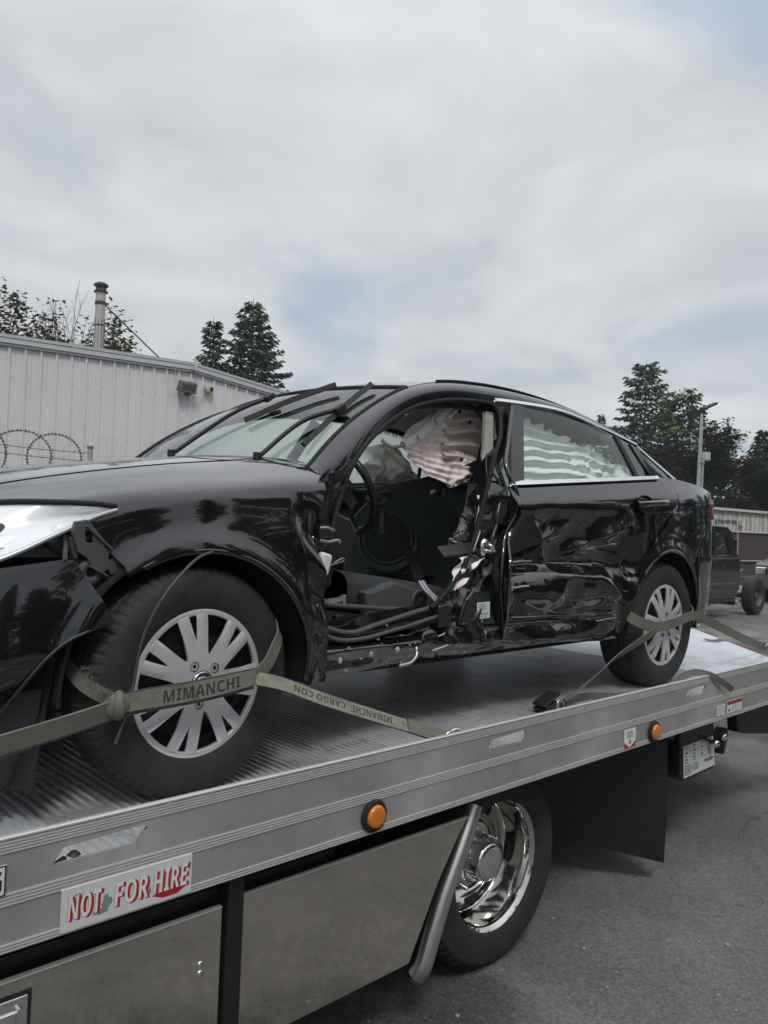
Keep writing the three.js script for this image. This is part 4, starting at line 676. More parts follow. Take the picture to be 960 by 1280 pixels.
// --- front clip ---
{
  const hoodEdge = (x) => 2.35, backX = (z) => 0.27 + 0.2 * Math.pow(z / 0.7, 2);
  add('hood', sheet((u, v) => { const s = (v - 0.5) * 2; let x = mix(-0.93, 0.40, u); let t = Math.abs(s) * hoodEdge(x); const z0 = fp(x, t)[2]; x = mix(-0.93, backX(z0), u); t = Math.abs(s) * hoodEdge(x); const p = fp(x, t, Math.sign(s) || 1); p[1] += 0.0005; return p; }, 90, 100, 0.0022, [0, 1, 0]), M.paintDusty, car);
  const rearX = curve([0.25, 0.35, 0.45, 0.6, 0.70, 0.79, 0.88, 0.96, 1.03], [0.478, 0.477, 0.468, 0.452, 0.43, 0.412, 0.445, 0.478, 0.50]);
  const archT = (x) => { const d = 0.385 * 0.385 - x * x; return d > 0 ? 0.335 + Math.sqrt(d) : -1; };
  const fenderBot = (x) => { if (x < -0.235) return mix(0.79, 0.668, clamp((x + 0.34) / 0.105)); const a = archT(x); return a > 0.30 ? a : 0.285; };
  const fender = (sgn, xa, xb, nu) => sheet((u, v) => {
    const x = mix(xa, xb, u), tt = xb < -0.2 ? tY(x, mix(0.792, 0.826, clamp((x + 0.335) / 0.089))) : hoodEdge(x) - 0.25;
    let tb = tY(x, fenderBot(x)); tb = Math.max(tb, tt + 0.05);
    const t = mix(tt, tb, Math.pow(v, 0.9)), p = x < 0.26 ? fpn(x, t, sgn) : fp(x, t, sgn); p[1] -= 0.0022 * sst(hoodEdge(x) + 0.25, hoodEdge(x), t); const ex = Math.pow(clamp((x + 0.335) / 0.805), 5) * (rearX(p[1]) - 0.47); p[0] += ex;
    if (sgn > 0) { // crumple where the missing door was torn off
      const k = sst(0.32, 0.47, x) * sst(0.93, 0.82, p[1]) * sst(0.28, 0.5, p[1]); p[2] -= k * (0.02 + 0.016 * Math.sin(p[1] * 31 + x * 20) + 0.03 * Math.max(0, fbm(p[0] * 9, p[1] * 7, 3.3, 3)));
      p[2] += 0.012 * Math.exp(-Math.pow((p[1] - 0.70) / 0.02, 2)) * sst(-0.24, -0.1, x) * sst(0.2, 0, x) * 0.4;
    }
    return p;
  }, nu, 60, 0.006, [0, 0.3, sgn]);
  const brow = (sgn) => sheet((u, v) => { const x = mix(-0.85, -0.246, u), up = curve([-0.85, -0.75, -0.6, -0.5, -0.4, -0.3, -0.245], [0.72, 0.765, 0.812, 0.828, 0.833, 0.833, 0.829])(x) + 0.006, t0 = hoodEdge(x) - 0.25, p = fpn(x, mix(t0, Math.max(t0 + 0.05, tY(x, up)), v), sgn), tt = mix(t0, tY(x, up), v); p[1] -= 0.0022 * sst(hoodEdge(x) + 0.25, hoodEdge(x), tt); return p; }, 50, 24, 0.004, [0, 1, 0.3 * sgn]);
  for (const s of [1, -1]) add('front_fender', [fender(s, -0.335, -0.246, 14), fender(s, -0.246, 0.47, 110), brow(s)], M.paint, car);
  // arch lip and liner
  const lip = (sgn) => { const pts = []; for (let i = 0; i <= 30; i++) { const a = mix(Math.PI * 0.665, -0.09, i / 30), x = Math.cos(a) * 0.383, y = 0.335 + Math.sin(a) * 0.383; pts.push([x, y, (frontZ(x, y) - 0.006) * sgn]); } return tube(pts, 0.009, 60, 8); };
  add('arch_lip', lip(1), M.paint, car); add('arch_lip', lip(-1), M.paint, car);
  const liner = (cx, cy, sgn, z0, z1) => sheet((u, v) => { const a = mix(Math.PI * 1.02, -0.12, u); return [cx + Math.cos(a) * 0.395, cy + Math.sin(a) * 0.395, sgn * mix(z0, z1, v)]; }, 40, 6, 0.01, [0, -1, 0]);
  for (const s of [1, -1]) { add('wheel_liner', [liner(0, 0.335, s, 0.88, 0.45), box(0.8, 0.6, 0.02, 0, 0.5, s * 0.47)], M.dark, car); add('wheel_liner', [liner(2.775, 0.345, s, 0.89, 0.45), box(0.8, 0.6, 0.02, 2.775, 0.5, s * 0.47)], M.dark, car); }
  add('fender_liner_edge', [sheet((u, v) => { const a = mix(2.55, 3.5, u); return [Math.cos(a) * mix(0.40, 0.445, v), 0.335 + Math.sin(a) * mix(0.40, 0.445, v), 0.80 + 0.05 * u - 0.1 * v]; }, 14, 4, 0.008), sheet((u, v) => [-0.40 - 0.05 * u - 0.10 * v, 0.50 - 0.40 * u, 0.86 - 0.16 * v], 8, 6, 0.006)], M.plastic, car);
  // loose trim strip that hangs from the arch
  add('loose_arch_trim', tube([[0.0, 0.716, 0.93], [-0.052, 0.70, 0.945], [-0.123, 0.64, 0.955], [-0.179, 0.565, 0.955], [-0.214, 0.479, 0.95], [-0.228, 0.40, 0.95], [-0.24, 0.34, 0.955], [-0.268, 0.28, 0.975], [-0.290, 0.225, 0.98]], 0.0045, 60, 6), std({ color: lc(0.05, 0.05, 0.05), roughness: 0.5 }), car);
  // headlamps
  const upY = curve([-0.85, -0.75, -0.6, -0.5, -0.4, -0.3, -0.245], [0.72, 0.765, 0.812, 0.828, 0.833, 0.833, 0.829]), loY = curve([-0.85, -0.75, -0.6, -0.51, -0.4, -0.3, -0.245], [0.58, 0.61, 0.665, 0.702, 0.757, 0.806, 0.826]);
  for (const s of [1, -1]) {
    const hl = sub('headlight', car), f = (off) => (u, v) => { const x = mix(-0.82, -0.246, u), y = mix(upY(x), loY(x), v), p = fp(x, tY(x, y), s), k = Math.sin(Math.PI * clamp(v, 0.001, 0.999)); return [x - off * 0.15 * k, y - off * 0.2 * k, p[2] + s * (0.004 - off * k * sst(-0.25, -0.33, x))]; };
    add('lens', sheet(f(0), 50, 14, 0, [0, 0.3, s]), M.clear, hl);
    add('housing', sheet(f(0.032), 50, 14, 0.004, [0, 0.3, s]), std({ color: lc(0.82, 0.84, 0.85), metalness: 0.1, roughness: 0.15 }), hl);
    const rim = []; for (let i = 0; i <= 24; i++) rim.push(f(0)(i / 24, 1)); const rim2 = []; for (let i = 0; i <= 24; i++) rim2.push(f(0)(i / 24, 0));
    add('lower_bezel', tube(rim, 0.007, 50, 6), std({ color: lc(0.5, 0.51, 0.52), metalness: 0.5, roughness: 0.3 }), hl); add('upper_gasket', tube(rim2.map((p) => [p[0], p[1] + 0.006, p[2]]), 0.008, 50, 6), M.seal, hl);
    for (const [x, y, z, r] of [[-0.485, 0.785, 0.715, 0.026], [-0.60, 0.755, 0.675, 0.034]]) add('projector', [lathe([[0, 0.01], [r * 0.6, 0.006], [r * 0.9, -0.004], [r, -0.012], [r * 1.08, -0.012], [r * 1.08, -0.05], [0, -0.05]], 32, 'z').rotateY(-0.75 * s).scale(1, 1, 1).translate(x, y, s * z)], std({ color: lc(0.4, 0.42, 0.43), metalness: 0.9, roughness: 0.12 }), hl);
    add('divider', [box(0.05, 0.05, 0.02, -0.42, 0.80, s * 0.735, 0.008, -0.4 * s)], M.airbagWhite, hl);
  }
  // torn bumper cover, sagging off its brackets
  const bt = lin([-0.95, -0.8, -0.65, -0.55, -0.45, -0.388, -0.36, -0.28], [0.53, 0.60, 0.645, 0.667, 0.684, 0.694, 0.666, 0.532]), bb = curve([-0.95, -0.7, -0.6, -0.54, -0.50, -0.46, -0.40, -0.34, -0.29], [0.22, 0.22, 0.25, 0.315, 0.375, 0.43, 0.485, 0.513, 0.527]);
  const bump = (s) => sheet((u, v) => { const x = mix(-0.95, -0.282, Math.pow(u, 0.75)), y = mix(bt(x), bb(x), v), z = frontZ(x, y) + 0.015 + 0.02 * sst(-0.6, -0.3, x) * s; return [x, y, z * s]; }, 60, 30, 0.006, [0, 0, s]);
  add('front_bumper', [bump(1), bump(-1), sheet((u, v) => { const q = (u - 0.5) * 2; return [-0.952 - 0.05 * (1 - q * q) - 0.02 * Math.sin(v * 3.1), mix(0.22, 0.50, v), 0.44 * q]; }, 24, 12, 0.006, [-1, 0, 0])], M.paint, car);
  add('grille', [sheet((u, v) => { const q = (u - 0.5) * 2; return [-0.935 - 0.045 * (1 - q * q), mix(0.50, 0.675, v), 0.40 * q]; }, 20, 6, 0.02, [-1, 0, 0]), ...[0.54, 0.575, 0.61, 0.645].map((y) => tube([[-0.945, y, -0.38], [-0.992, y, 0], [-0.945, y, 0.38]], 0.007, 20, 6))], M.plastic, car);
  const blow = []; for (let i = 0; i <= 20; i++) { const x = mix(-0.60, -0.283, i / 20), y = bb(x); blow.push([x, y, frontZ(x, y) + 0.03]); }
  add('bumper_lip', [tube(blow, 0.005, 40, 6)], M.plastic, car);
  add('bumper_valance', [sheet((u, v) => [mix(-0.95, -0.56, u), mix(0.30, 0.12, v), mix(0.60, 0.86, u) - 0.05 * v], 12, 6, 0.01), sheet((u, v) => [mix(-0.57, -0.44, u), mix(0.36, 0.06 + 0.1 * u, v), 0.87 - 0.06 * v], 8, 8, 0.01)], M.plastic, car);
  add('fog_lamp_pocket', [box(0.09, 0.05, 0.03, -0.56, 0.40, 0.875, 0.008, 0.2, 0.15), box(0.16, 0.014, 0.03, -0.58, 0.368, 0.885, 0.004, 0.2, 0.3)], M.seal, car);
  // exposed bracket between bumper and fender
  const br = sub('bumper_bracket', car);
  add('plate', extrude([[-0.366, 0.79], [-0.373, 0.762], [-0.356, 0.71], [-0.33, 0.692], [-0.318, 0.672], [-0.304, 0.656], [-0.285, 0.652], [-0.272, 0.664], [-0.262, 0.648], [-0.240, 0.655], [-0.232, 0.664], [-0.222, 0.680], [-0.285, 0.742], [-0.332, 0.796]], 0.012, 0.003, [[[-0.338, 0.765], [-0.320, 0.765], [-0.315, 0.735], [-0.335, 0.735]].reverse(), [[-0.268, 0.705], [-0.258, 0.700], [-0.262, 0.688], [-0.272, 0.692]].reverse()]).translate(0, 0, 0.838), M.plasticMid, br);
  add('plate_rib', [box(0.006, 0.14, 0.012, -0.285, 0.735, 0.855, 0.002, 0, 0.86), box(0.06, 0.006, 0.012, -0.30, 0.66, 0.855, 0.002, 0, -0.5)], M.plasticMid, br);
  add('bolt', [cyl(0.010, 0.010, [-0.327, 0.75, 0.80], [-0.327, 0.75, 0.842], 6), cyl(0.014, 0.014, [-0.327, 0.75, 0.80], [-0.327, 0.75, 0.832], 14)], M.darkSteel, br);
  add('lower_mount', [lathe([[0.012, 0], [0.014, 0.012], [0.03, 0.012], [0.036, 0.004], [0.036, -0.01], [0, -0.01]], 20, 'z').translate(-0.315, 0.655, 0.835), extrude([[-0.05, 0.03], [0.04, 0.045], [0.05, -0.02], [0.0, -0.06], [-0.045, -0.03]], 0.008, 0.003).translate(-0.315, 0.655, 0.815), box(0.05, 0.02, 0.02, -0.28, 0.70, 0.83, 0.005, 0, 0.5), box(0.012, 0.06, 0.03, -0.36, 0.72, 0.82, 0.003, 0, 0.3)], M.plasticMid, br);
  add('inner_structure', [box(0.28, 0.20, 0.04, -0.42, 0.68, 0.72, 0.02, 0.2), box(0.06, 0.16, 0.14, -0.33, 0.70, 0.75, 0.02), tube([[-0.44, 0.74, 0.80], [-0.40, 0.71, 0.81], [-0.37, 0.70, 0.80], [-0.34, 0.68, 0.82]], 0.006, 16, 6)], M.dark, br);
  add('headlight_bracket', [sheet((u, v) => [mix(-0.55, -0.36, u), mix(0.71, 0.755, u) - 0.045 * v * (0.4 + u), 0.80 - 0.02 * v], 8, 4, 0.004), box(0.012, 0.07, 0.01, -0.375, 0.72, 0.815, 0.002)], std({ color: lc(0.22, 0.23, 0.235), metalness: 0.3, roughness: 0.25 }), br);
  add('engine_bay_block', box(0.95, 0.4, 0.8, -0.4, 0.48, 0, 0.05), M.dark, car);
}
// --- windscreen, pillars, roof ---
const G3 = path3([[0.47, 0.995, 0.75], [0.51, 1.032, 0.742], [0.586, 1.102, 0.728], [0.73, 1.211, 0.705], [0.99, 1.352, 0.670], [1.22, 1.418, 0.645], [1.5, 1.452, 0.625], [1.8, 1.462, 0.615], [2.1, 1.447, 0.615], [2.45, 1.397, 0.63], [2.8, 1.317, 0.655]]);
const O3 = path3([[0.50, 0.945, 0.80], [0.545, 0.975, 0.80], [0.612, 1.018, 0.795], [0.73, 1.118, 0.765], [0.94, 1.248, 0.715], [1.09, 1.312, 0.695], [1.29, 1.362, 0.68], [1.50, 1.385, 0.675], [1.75, 1.400, 0.675], [2.07, 1.404, 0.68], [2.5, 1.352, 0.682], [2.80, 1.31, 0.675]]);
{
  // glass follows a bowed plane between the two pillars
  const gx = curve([0, 1], [0, 1]);
  const ws = (u, v) => { const a = G3(mix(0.0, 0.415, v)), s = (u - 0.5) * 2, z = a[2] * s * 0.992, bow = 1 - s * s; return [a[0] - bow * mix(0.12, 0.06, v), a[1] + bow * mix(0.02, 0.03, v), z]; };
  add('windscreen', sheet(ws, 40, 30, 0, [-0.6, 0.8, 0]), M.glass, car);
  const seal = []; for (let i = 0; i <= 30; i++) seal.push(ws(i / 30, 0.0)); const top = []; for (let i = 0; i <= 30; i++) top.push(ws(i / 30, 1)); const e1 = [], e2 = []; for (let i = 0; i <= 20; i++) { e1.push(ws(1, i / 20)); e2.push(ws(0, i / 20)); }
  add('windscreen_seal', [tube(seal, 0.010, 60, 6), tube(top, 0.010, 60, 6), tube(e1, 0.009, 40, 6), tube(e2, 0.011, 40, 6)], M.seal, car);
  add('cowl', sheet((u, v) => { const p = ws(u, 0.02), s = (u - 0.5) * 2; return [mix(p[0], 0.22 + 0.22 * s * s, v), p[1] - 0.012 - 0.02 * v, p[2] * mix(1, 0.97, v)]; }, 40, 4, 0.02, [0, 1, 0]), M.plastic, car);
  const pillar = (s) => sheet((u, v) => { const a = G3(u), b = O3(u), k = Math.sin(Math.PI * v); return [mix(a[0], b[0], v), mix(a[1], b[1], v) + 0.008 * k, (mix(a[2], b[2], v) + 0.014 * k) * s]; }, 110, 12, 0.01, [0, 0.4, s]);
  add('roof_pillar', pillar(1), M.paintDusty, car); add('roof_pillar', pillar(-1), M.paintDusty, car);
  add('roof', sheet((u, v) => { const a = G3(mix(0.42, 1, u)), s = (v - 0.5) * 2, b = 1 - s * s; return [a[0] - b * mix(0.06, -0.12, u), a[1] + b * 0.045 * Math.pow(Math.sin(Math.PI * clamp(0.12 + u * 0.8)), 0.6) + 0.002, a[2] * s]; }, 50, 30, 0.012, [0, 1, 0]), M.paintDusty, car);
  const mould = []; for (let i = 0; i <= 40; i++) { const a = G3(mix(0.5, 0.98, i / 40)); mould.push([a[0], a[1] + 0.006, a[2] - 0.004]); } add('roof_moulding', tube(mould, 0.006, 60, 6), M.seal, car);
  // door opening seal, double lipped
  const op = [[0.50, 0.60, 0.85], [0.505, 0.68, 0.845], [0.53, 0.80, 0.83], [0.575, 0.92, 0.815], [0.628, 1.012, 0.80], [0.745, 1.124, 0.765], [0.95, 1.247, 0.712], [1.09, 1.305, 0.692], [1.29, 1.350, 0.682], [1.46, 1.366, 0.68], [1.545, 1.362, 0.683], [1.572, 1.325, 0.70], [1.53, 1.23, 0.745], [1.44, 1.12, 0.79], [1.385, 1.03, 0.815], [1.335, 0.91, 0.825], [1.30, 0.80, 0.825], [1.22, 0.66, 0.83], [1.10, 0.55, 0.84], [1.02, 0.50, 0.845]];
  add('door_seal', tube(op, 0.010, 160, 8), M.seal, car);
  add('inner_seal', tube(op.slice(0, 12).map((p) => [p[0] + 0.03 * (p[0] < 1 ? 1 : -0.6), p[1] - 0.018 * (p[1] > 1.2 ? 1 : 0), p[2] - 0.07]), 0.016, 140, 8), M.plastic, car);
  add('pillar_channel', sheet((u, v) => { const c = op.length - 4, k = u * (c - 1), i = Math.min(c - 2, Math.floor(k)), f = k - i, p = [0, 1, 2].map((q) => mix(op[i][q], op[i + 1][q], f)); return [p[0] + v * 0.03 * (p[0] < 1.1 ? 1 : -0.7), p[1] - v * 0.02 * (p[1] > 1.2 ? 1 : 0), p[2] - v * 0.08]; }, 90, 3, 0.004), M.paint, car);
  // black corner cover and torn edge ahead of the opening
  add('mirror_corner_cover', sheet((u, v) => { const a = [mix(0.44, 0.60, u), mix(0.93, 1.03, u)], b = [mix(0.47, 0.545, u), mix(0.80, 0.90, u)]; return [mix(a[0], b[0], v), mix(a[1], b[1], v) + 0.006 * Math.sin(u * 15), mix(0.835, 0.83, v) - 0.03 * Math.abs(fbm(u * 4, v * 4, 1, 2))]; }, 16, 12, 0.012), M.trimBlack, car);
  const hinge = sub('hinge_pillar', car);
  add('pillar', sheet((u, v) => { const y = mix(0.98, 0.29, v), w = mix(0.44, 0.52, u) + 0.015 * Math.sin(y * 21) + 0.025 * (1 - u) * Math.sin(y * 33) * 0.6 + 0.05 * sst(0.7, 0.95, y) * u; return [w, y, mix(0.86, 0.845, u) - 0.025 * Math.abs(Math.sin(u * 3.1 + y * 9)) - 0.03 * Math.abs(fbm(u * 3, y * 8, 2, 3))]; }, 14, 60, 0.01), M.paint, hinge);
  add('torn_edge', [tube([[0.425, 0.93, 0.85], [0.405, 0.86, 0.865], [0.395, 0.79, 0.87], [0.412, 0.76, 0.86], [0.405, 0.71, 0.872], [0.418, 0.65, 0.868], [0.445, 0.59, 0.878], [0.452, 0.50, 0.885], [0.462, 0.42, 0.89]], 0.005, 60, 5)], std({ color: lc(0.08, 0.085, 0.09), metalness: 0.6, roughness: 0.4 }), hinge);
  add('hinge_stub', [tube([[0.45, 0.793, 0.86], [0.47, 0.795, 0.872], [0.495, 0.785, 0.88]], 0.006, 10, 6), tube([[0.45, 0.752, 0.86], [0.48, 0.748, 0.87], [0.51, 0.754, 0.885], [0.515, 0.745, 0.888]], 0.006, 14, 6), tube([[0.47, 0.668, 0.87], [0.50, 0.675, 0.88], [0.535, 0.688, 0.89], [0.53, 0.694, 0.89], [0.50, 0.68, 0.88]], 0.003, 20, 6)], std({ color: lc(0.22, 0.22, 0.21), metalness: 0.6, roughness: 0.45 }), hinge);
  add('foam_block', box(0.05, 0.075, 0.03, 0.455, 0.675, 0.878, 0.012, 0.1, -0.25), std({ color: lc(0.62, 0.63, 0.58), roughness: 0.9 }), hinge);
  add('door_check_strap', [band([[0.50, 0.545, 0.83], [0.52, 0.548, 0.85], [0.545, 0.553, 0.86], [0.565, 0.562, 0.865]], 0.016, 0.005, () => [0, 1, 0.2], 14), box(0.014, 0.032, 0.014, 0.565, 0.552, 0.86, 0.003)], M.bareMetal, hinge);
  // wiper arms, both stood off the glass
  const wiper = (root, elbow, tipA, bladeA, bladeB) => { const w = sub('wiper', car); add('arm', [tube([root, elbow, tipA], 0.009, 30, 8), cyl(0.018, 0.014, [root[0], root[1] - 0.03, root[2]], [root[0], root[1] + 0.02, root[2]], 12)], M.trimBlack, w); add('blade', [band([bladeA, [(bladeA[0] + bladeB[0]) / 2, (bladeA[1] + bladeB[1]) / 2 + 0.008, (bladeA[2] + bladeB[2]) / 2], bladeB], 0.024, 0.012, () => [0.5, -0.6, 0.4], 24)], M.trimBlack, w); add('blade_clip', box(0.05, 0.025, 0.03, tipA[0], tipA[1], tipA[2], 0.006, 0, 0.6), M.trimBlack, w); };
  wiper([0.385, 1.065, -0.05], [0.618, 1.262, 0.05], [0.745, 1.335, 0.115], [0.575, 1.212, 0.19], [0.90, 1.388, 0.367]);
  wiper([0.415, 1.035, 0.525], [0.60, 1.19, 0.55], [0.71, 1.243, 0.625], [0.515, 1.085, 0.665], [0.935, 1.378, 0.55]);
}
// --- rear door ---
const creases = [];
function dent(x, y) {
  // a long fold across the door, a shelf below it and creases that run out of it
  const k = sst(1.40, 1.50, x) * sst(2.62, 2.40, x);
  let d = 0;
  const fold = 0.655 + 0.025 * Math.sin((x - 1.4) * 3.2), yy = y - fold;
  d -= 0.095 * Math.exp(-Math.pow(Math.abs(yy) / (yy > 0 ? 0.17 : 0.05), yy > 0 ? 1.5 : 2)) * (0.75 + 0.25 * Math.sin(x * 4.4 + 0.6));
  d -= 0.055 * Math.exp(-Math.pow((x - 1.47) / 0.13, 2)) * sst(0.95, 0.6, y);
  d -= 0.04 * Math.exp(-Math.pow((y - 0.43) / 0.06, 2)) * sst(1.4, 1.7, x) * sst(2.3, 1.95, x);
  d += 0.012 * Math.exp(-Math.pow((y - 0.53) / 0.05, 2));
  for (const [x1, y1, x2, y2, h, w] of creases) {
    const vx = x2 - x1, vy = y2 - y1, t = clamp(((x - x1) * vx + (y - y1) * vy) / (vx * vx + vy * vy)), dx = x - x1 - vx * t, dy = y - y1 - vy * t, q = Math.sqrt(dx * dx + dy * dy + 0.00004);
    d += h * Math.exp(-q / w) * Math.sin(Math.PI * clamp(0.08 + t * 0.84));
  }
  const r1 = 1 - Math.abs(fbm(x * 4.2, y * 6.2, 5.7, 2)) * 3.2, low = sst(0.93, 0.84, y - (beltY(x) - 1.0) * 0.8);
  d += 0.006 * (r1 - 0.4) + 0.003 * fbm(x * 9, y * 10, 2.5, 2);
  return d * k * low;
}
creases.push([1.55, 0.88, 1.74, 0.66, 0.05, 0.035], [1.74, 0.88, 1.62, 0.67, -0.04, 0.03], [1.52, 0.70, 1.86, 0.86, 0.035, 0.03], [1.78, 0.70, 2.36, 0.86, 0.045, 0.04], [2.36, 0.93, 2.30, 0.62, 0.05, 0.03], [2.42, 0.93, 2.40, 0.64, -0.035, 0.025], [2.48, 0.93, 2.50, 0.68, 0.04, 0.028], [2.56, 0.92, 2.56, 0.74, -0.025, 0.025], [1.5, 0.64, 2.2, 0.60, 0.03, 0.03], [2.1, 0.60, 2.38, 0.44, 0.04, 0.03], [1.5, 0.52, 1.9, 0.40, -0.03, 0.03], [1.6, 0.46, 2.3, 0.43, 0.025, 0.018], [2.22, 0.66, 2.32, 0.40, -0.04, 0.03], [1.9, 0.79, 2.3, 0.73, -0.03, 0.03]);
{
  const rd = sub('rear_door', car);
  const front = curve([0.30, 0.39, 0.47, 0.55, 0.69, 0.78, 0.89, 0.96, 1.02], [1.45, 1.433, 1.405, 1.396, 1.404, 1.45, 1.50, 1.475, 1.455]);
  const rear = curve([0.30, 0.40, 0.55, 0.72, 0.80, 0.85, 0.92, 1.0, 1.06, 1.115], [2.28, 2.345, 2.40, 2.51, 2.62, 2.71, 2.815, 2.868, 2.81, 2.72]);
  const bot = (x) => mix(0.355, 0.30, sst(1.4, 2.3, x));
  add('door_skin', sheet((u, v) => { const yn = mix(0.345, 1.05, v), xa = front(Math.min(1.01, yn)), xb = rear(yn), x = mix(xa, xb, u), y = mix(bot(x), beltY(x) - 0.004, v) + 0.006 * (1 - v) * Math.sin(x * 30) * sst(2.4, 2, x); return [x, y, sideZ(x, y) + dent(x, y)]; }, 190, 120, 0.008), M.paint, rd);
  // belt chrome and window surround
  const bl = []; for (let i = 0; i <= 20; i++) { const x = mix(1.466, 2.735, i / 20), y = beltY(x) + 0.006; bl.push([x, y, sideZ(x, y - 0.006) + 0.006]); }
  add('belt_chrome', [band(bl, 0.017, 0.012, () => [0, 1, -0.75], 40)], M.chrome, rd);
  const ut = []; for (let i = 0; i <= 20; i++) { const p = O3(mix(0.655, 1, i / 20)); ut.push([p[0], p[1] - 0.004, p[2] + 0.014]); }
  add('upper_chrome', band(ut, 0.014, 0.010, () => [0, 1, -0.8], 40), M.chrome, rd);
  const topY = curve([1.6, 1.687, 2.071, 2.3, 2.518, 2.66, 2.80], [1.392, 1.390, 1.384, 1.362, 1.332, 1.308, 1.282]);
  const pane = (xa0, xa1, xb0, xb1, off = 0) => (u, v) => { const y0 = beltY(mix(xa0, xb0, u)) + 0.012, xTop = mix(xa1, xb1, u), x = mix(mix(xa0, xb0, u), xTop, v), y = mix(y0, topY(xTop), v); return [x, y, glassZ(x, y) + off]; };
  add('window_glass', sheet(pane(1.555, 1.75, 2.615, 2.535), 24, 14, 0, [0, 0, 1]), M.tint, rd);
  add('quarter_glass', sheet(pane(2.650, 2.575, 2.815, 2.70), 10, 14, 0, [0, 0, 1]), M.tint, rd);
  add('window_pillar_trim', sheet(pane(1.470, 1.665, 1.560, 1.757, 0.006), 6, 14, 0.02), M.plasticMid, rd);
  add('window_divider', sheet(pane(2.606, 2.53, 2.655, 2.58, 0.008), 4, 14, 0.02), M.trimBlack, rd);
  add('rear_window_trim', sheet(pane(2.812, 2.695, 2.885, 2.79, 0.008), 4, 14, 0.02), M.plastic, rd);
  const hn = sub('door_handle', rd);
  const hz = sideZ(2.56, 0.97);
  add('cup', lathe([[0, -0.022], [0.03, -0.020], [0.055, -0.006], [0.062, 0.004], [0.058, 0.004]], 32, 'z').scale(1.55, 0.82, 1).rotateX(-0.18).translate(2.52, 0.964, hz + 0.004), M.paint, rd === null ? rd : car);
  car.remove(car.children[car.children.length - 1]);
  rd.remove(hn);
  add('handle_cup', lathe([[0, -0.018], [0.03, -0.016], [0.055, -0.002], [0.062, 0.006], [0.058, 0.007]], 32, 'z').scale(1.55, 0.82, 1).rotateX(-0.22).translate(2.50, 0.962, hz + 0.003), M.dark, rd);
  add('handle', tube([[2.40, 0.962, hz + 0.015], [2.44, 0.966, hz + 0.034], [2.55, 0.974, hz + 0.040], [2.66, 0.982, hz + 0.034], [2.71, 0.985, hz + 0.010]], 0.015, 30, 10).scale(1, 1, 1), M.paint, rd);
  const r = rng(91), sc = [], bare = [];
  for (let i = 0; i < 26; i++) { const x = 1.42 + r() * 0.95, y = 0.40 + r() * 0.33; const L = 0.008 + r() * r() * 0.06, a = (r() - 0.5) * 0.6, pts = []; for (let k = 0; k <= 3; k++) { const xx = x + Math.cos(a) * L * k / 3, yy = y + Math.sin(a) * L * k / 3; pts.push([xx, yy, sideZ(xx, yy) + dent(xx, yy) + 0.0005]); } sc.push(tube(pts, 0.0006 + r() * 0.0010, 4, 4)); }
  stuff(add('scratches', sc, M.scuff, rd));
  for (const [x0, y0, x1, y1, w] of [[2.02, 0.735, 2.26, 0.765, 0.0045], [1.56, 0.672, 1.66, 0.678, 0.006], [1.52, 0.44, 2.1, 0.432, 0.0025], [1.43, 0.56, 1.57, 0.575, 0.005], [1.46, 0.60, 1.50, 0.57, 0.006], [2.12, 0.395, 2.26, 0.405, 0.003]]) { const pts = []; for (let k = 0; k <= 8; k++) { const f = k / 8, x = mix(x0, x1, f), y = mix(y0, y1, f) + 0.008 * fbm(x * 14, y0 * 9, 2, 2); pts.push([x, y, sideZ(x, y) + dent(x, y)]); } bare.push(tube(pts, w, 20, 5)); }
  add('bare_scrapes', bare, std({ color: lc(0.33, 0.33, 0.32), roughness: 0.5, metalness: 0.3 }), rd);
  // rear quarter
  const arch = (x) => { const d = 0.39 * 0.39 - (x - 2.77) * (x - 2.77); return d > 0 ? 0.345 + Math.sqrt(d) : -1; };
  const qTop = lin([2.3, 2.40, 2.52, 2.62, 2.72, 2.82, 2.866, 2.871, 3.0, 3.2, 3.5, 3.8, 3.95], [0.42, 0.55, 0.725, 0.80, 0.86, 0.925, 0.99, 1.122, 1.122, 1.108, 1.07, 1.02, 0.98]), qBot = (x) => { const a = arch(x); return a > 0.36 ? a : (x > 2.8 ? 0.70 : 0.33); };
  add('quarter_panel', [sheet((u, v) => { const x = mix(2.388, 3.155, u), lo = Math.max(qBot(x), x > 3.13 ? 0.62 : 0), hi = Math.max(lo + 0.01, Math.min(qTop(x), rearTop(x))), y = mix(lo, hi, v); const cr = 0.012 * sst(2.75, 2.45, x) * fbm(x * 9, y * 9, 4, 2); return [x, y, sideZ(x, y) + cr]; }, 110, 40, 0.008),
    sheet((u, v) => { const x = mix(2.722, 2.872, u), y = mix(lin([2.72, 2.81, 2.868], [1.118, 1.062, 1.002])(x), 1.124, v); return [x, y, sideZ(x, y)]; }, 16, 8, 0.008),
    sheet((u, v) => { const x = mix(3.155, 3.62, u), y = mix(0.70, qTop(x), v); return [x, y, sideZ(x, y)]; }, 40, 30, 0.008)], M.paint, car);
  function rearTop(x) { return 2; }
  add('quarter_panel', sheet((u, v) => { const x = mix(1.4, 3.9, u), y = mix(Math.max(0.3, arch(x)), qTop(Math.max(x, 3.0)) - 0.10 * sst(2.75, 2.6, x), v); return [x, y, -sideZ(x, y)]; }, 90, 20, 0.008, [0, 0, -1]), M.paint, car);
  const rl = []; for (let i = 0; i <= 30; i++) { const a = mix(Math.PI * 1.0, 0.05, i / 30), x = 2.77 + Math.cos(a) * 0.388, y = 0.345 + Math.sin(a) * 0.388; rl.push([x, y, sideZ(x, y) - 0.004]); }
  add('arch_lip', tube(rl, 0.009, 60, 8), M.paint, car);
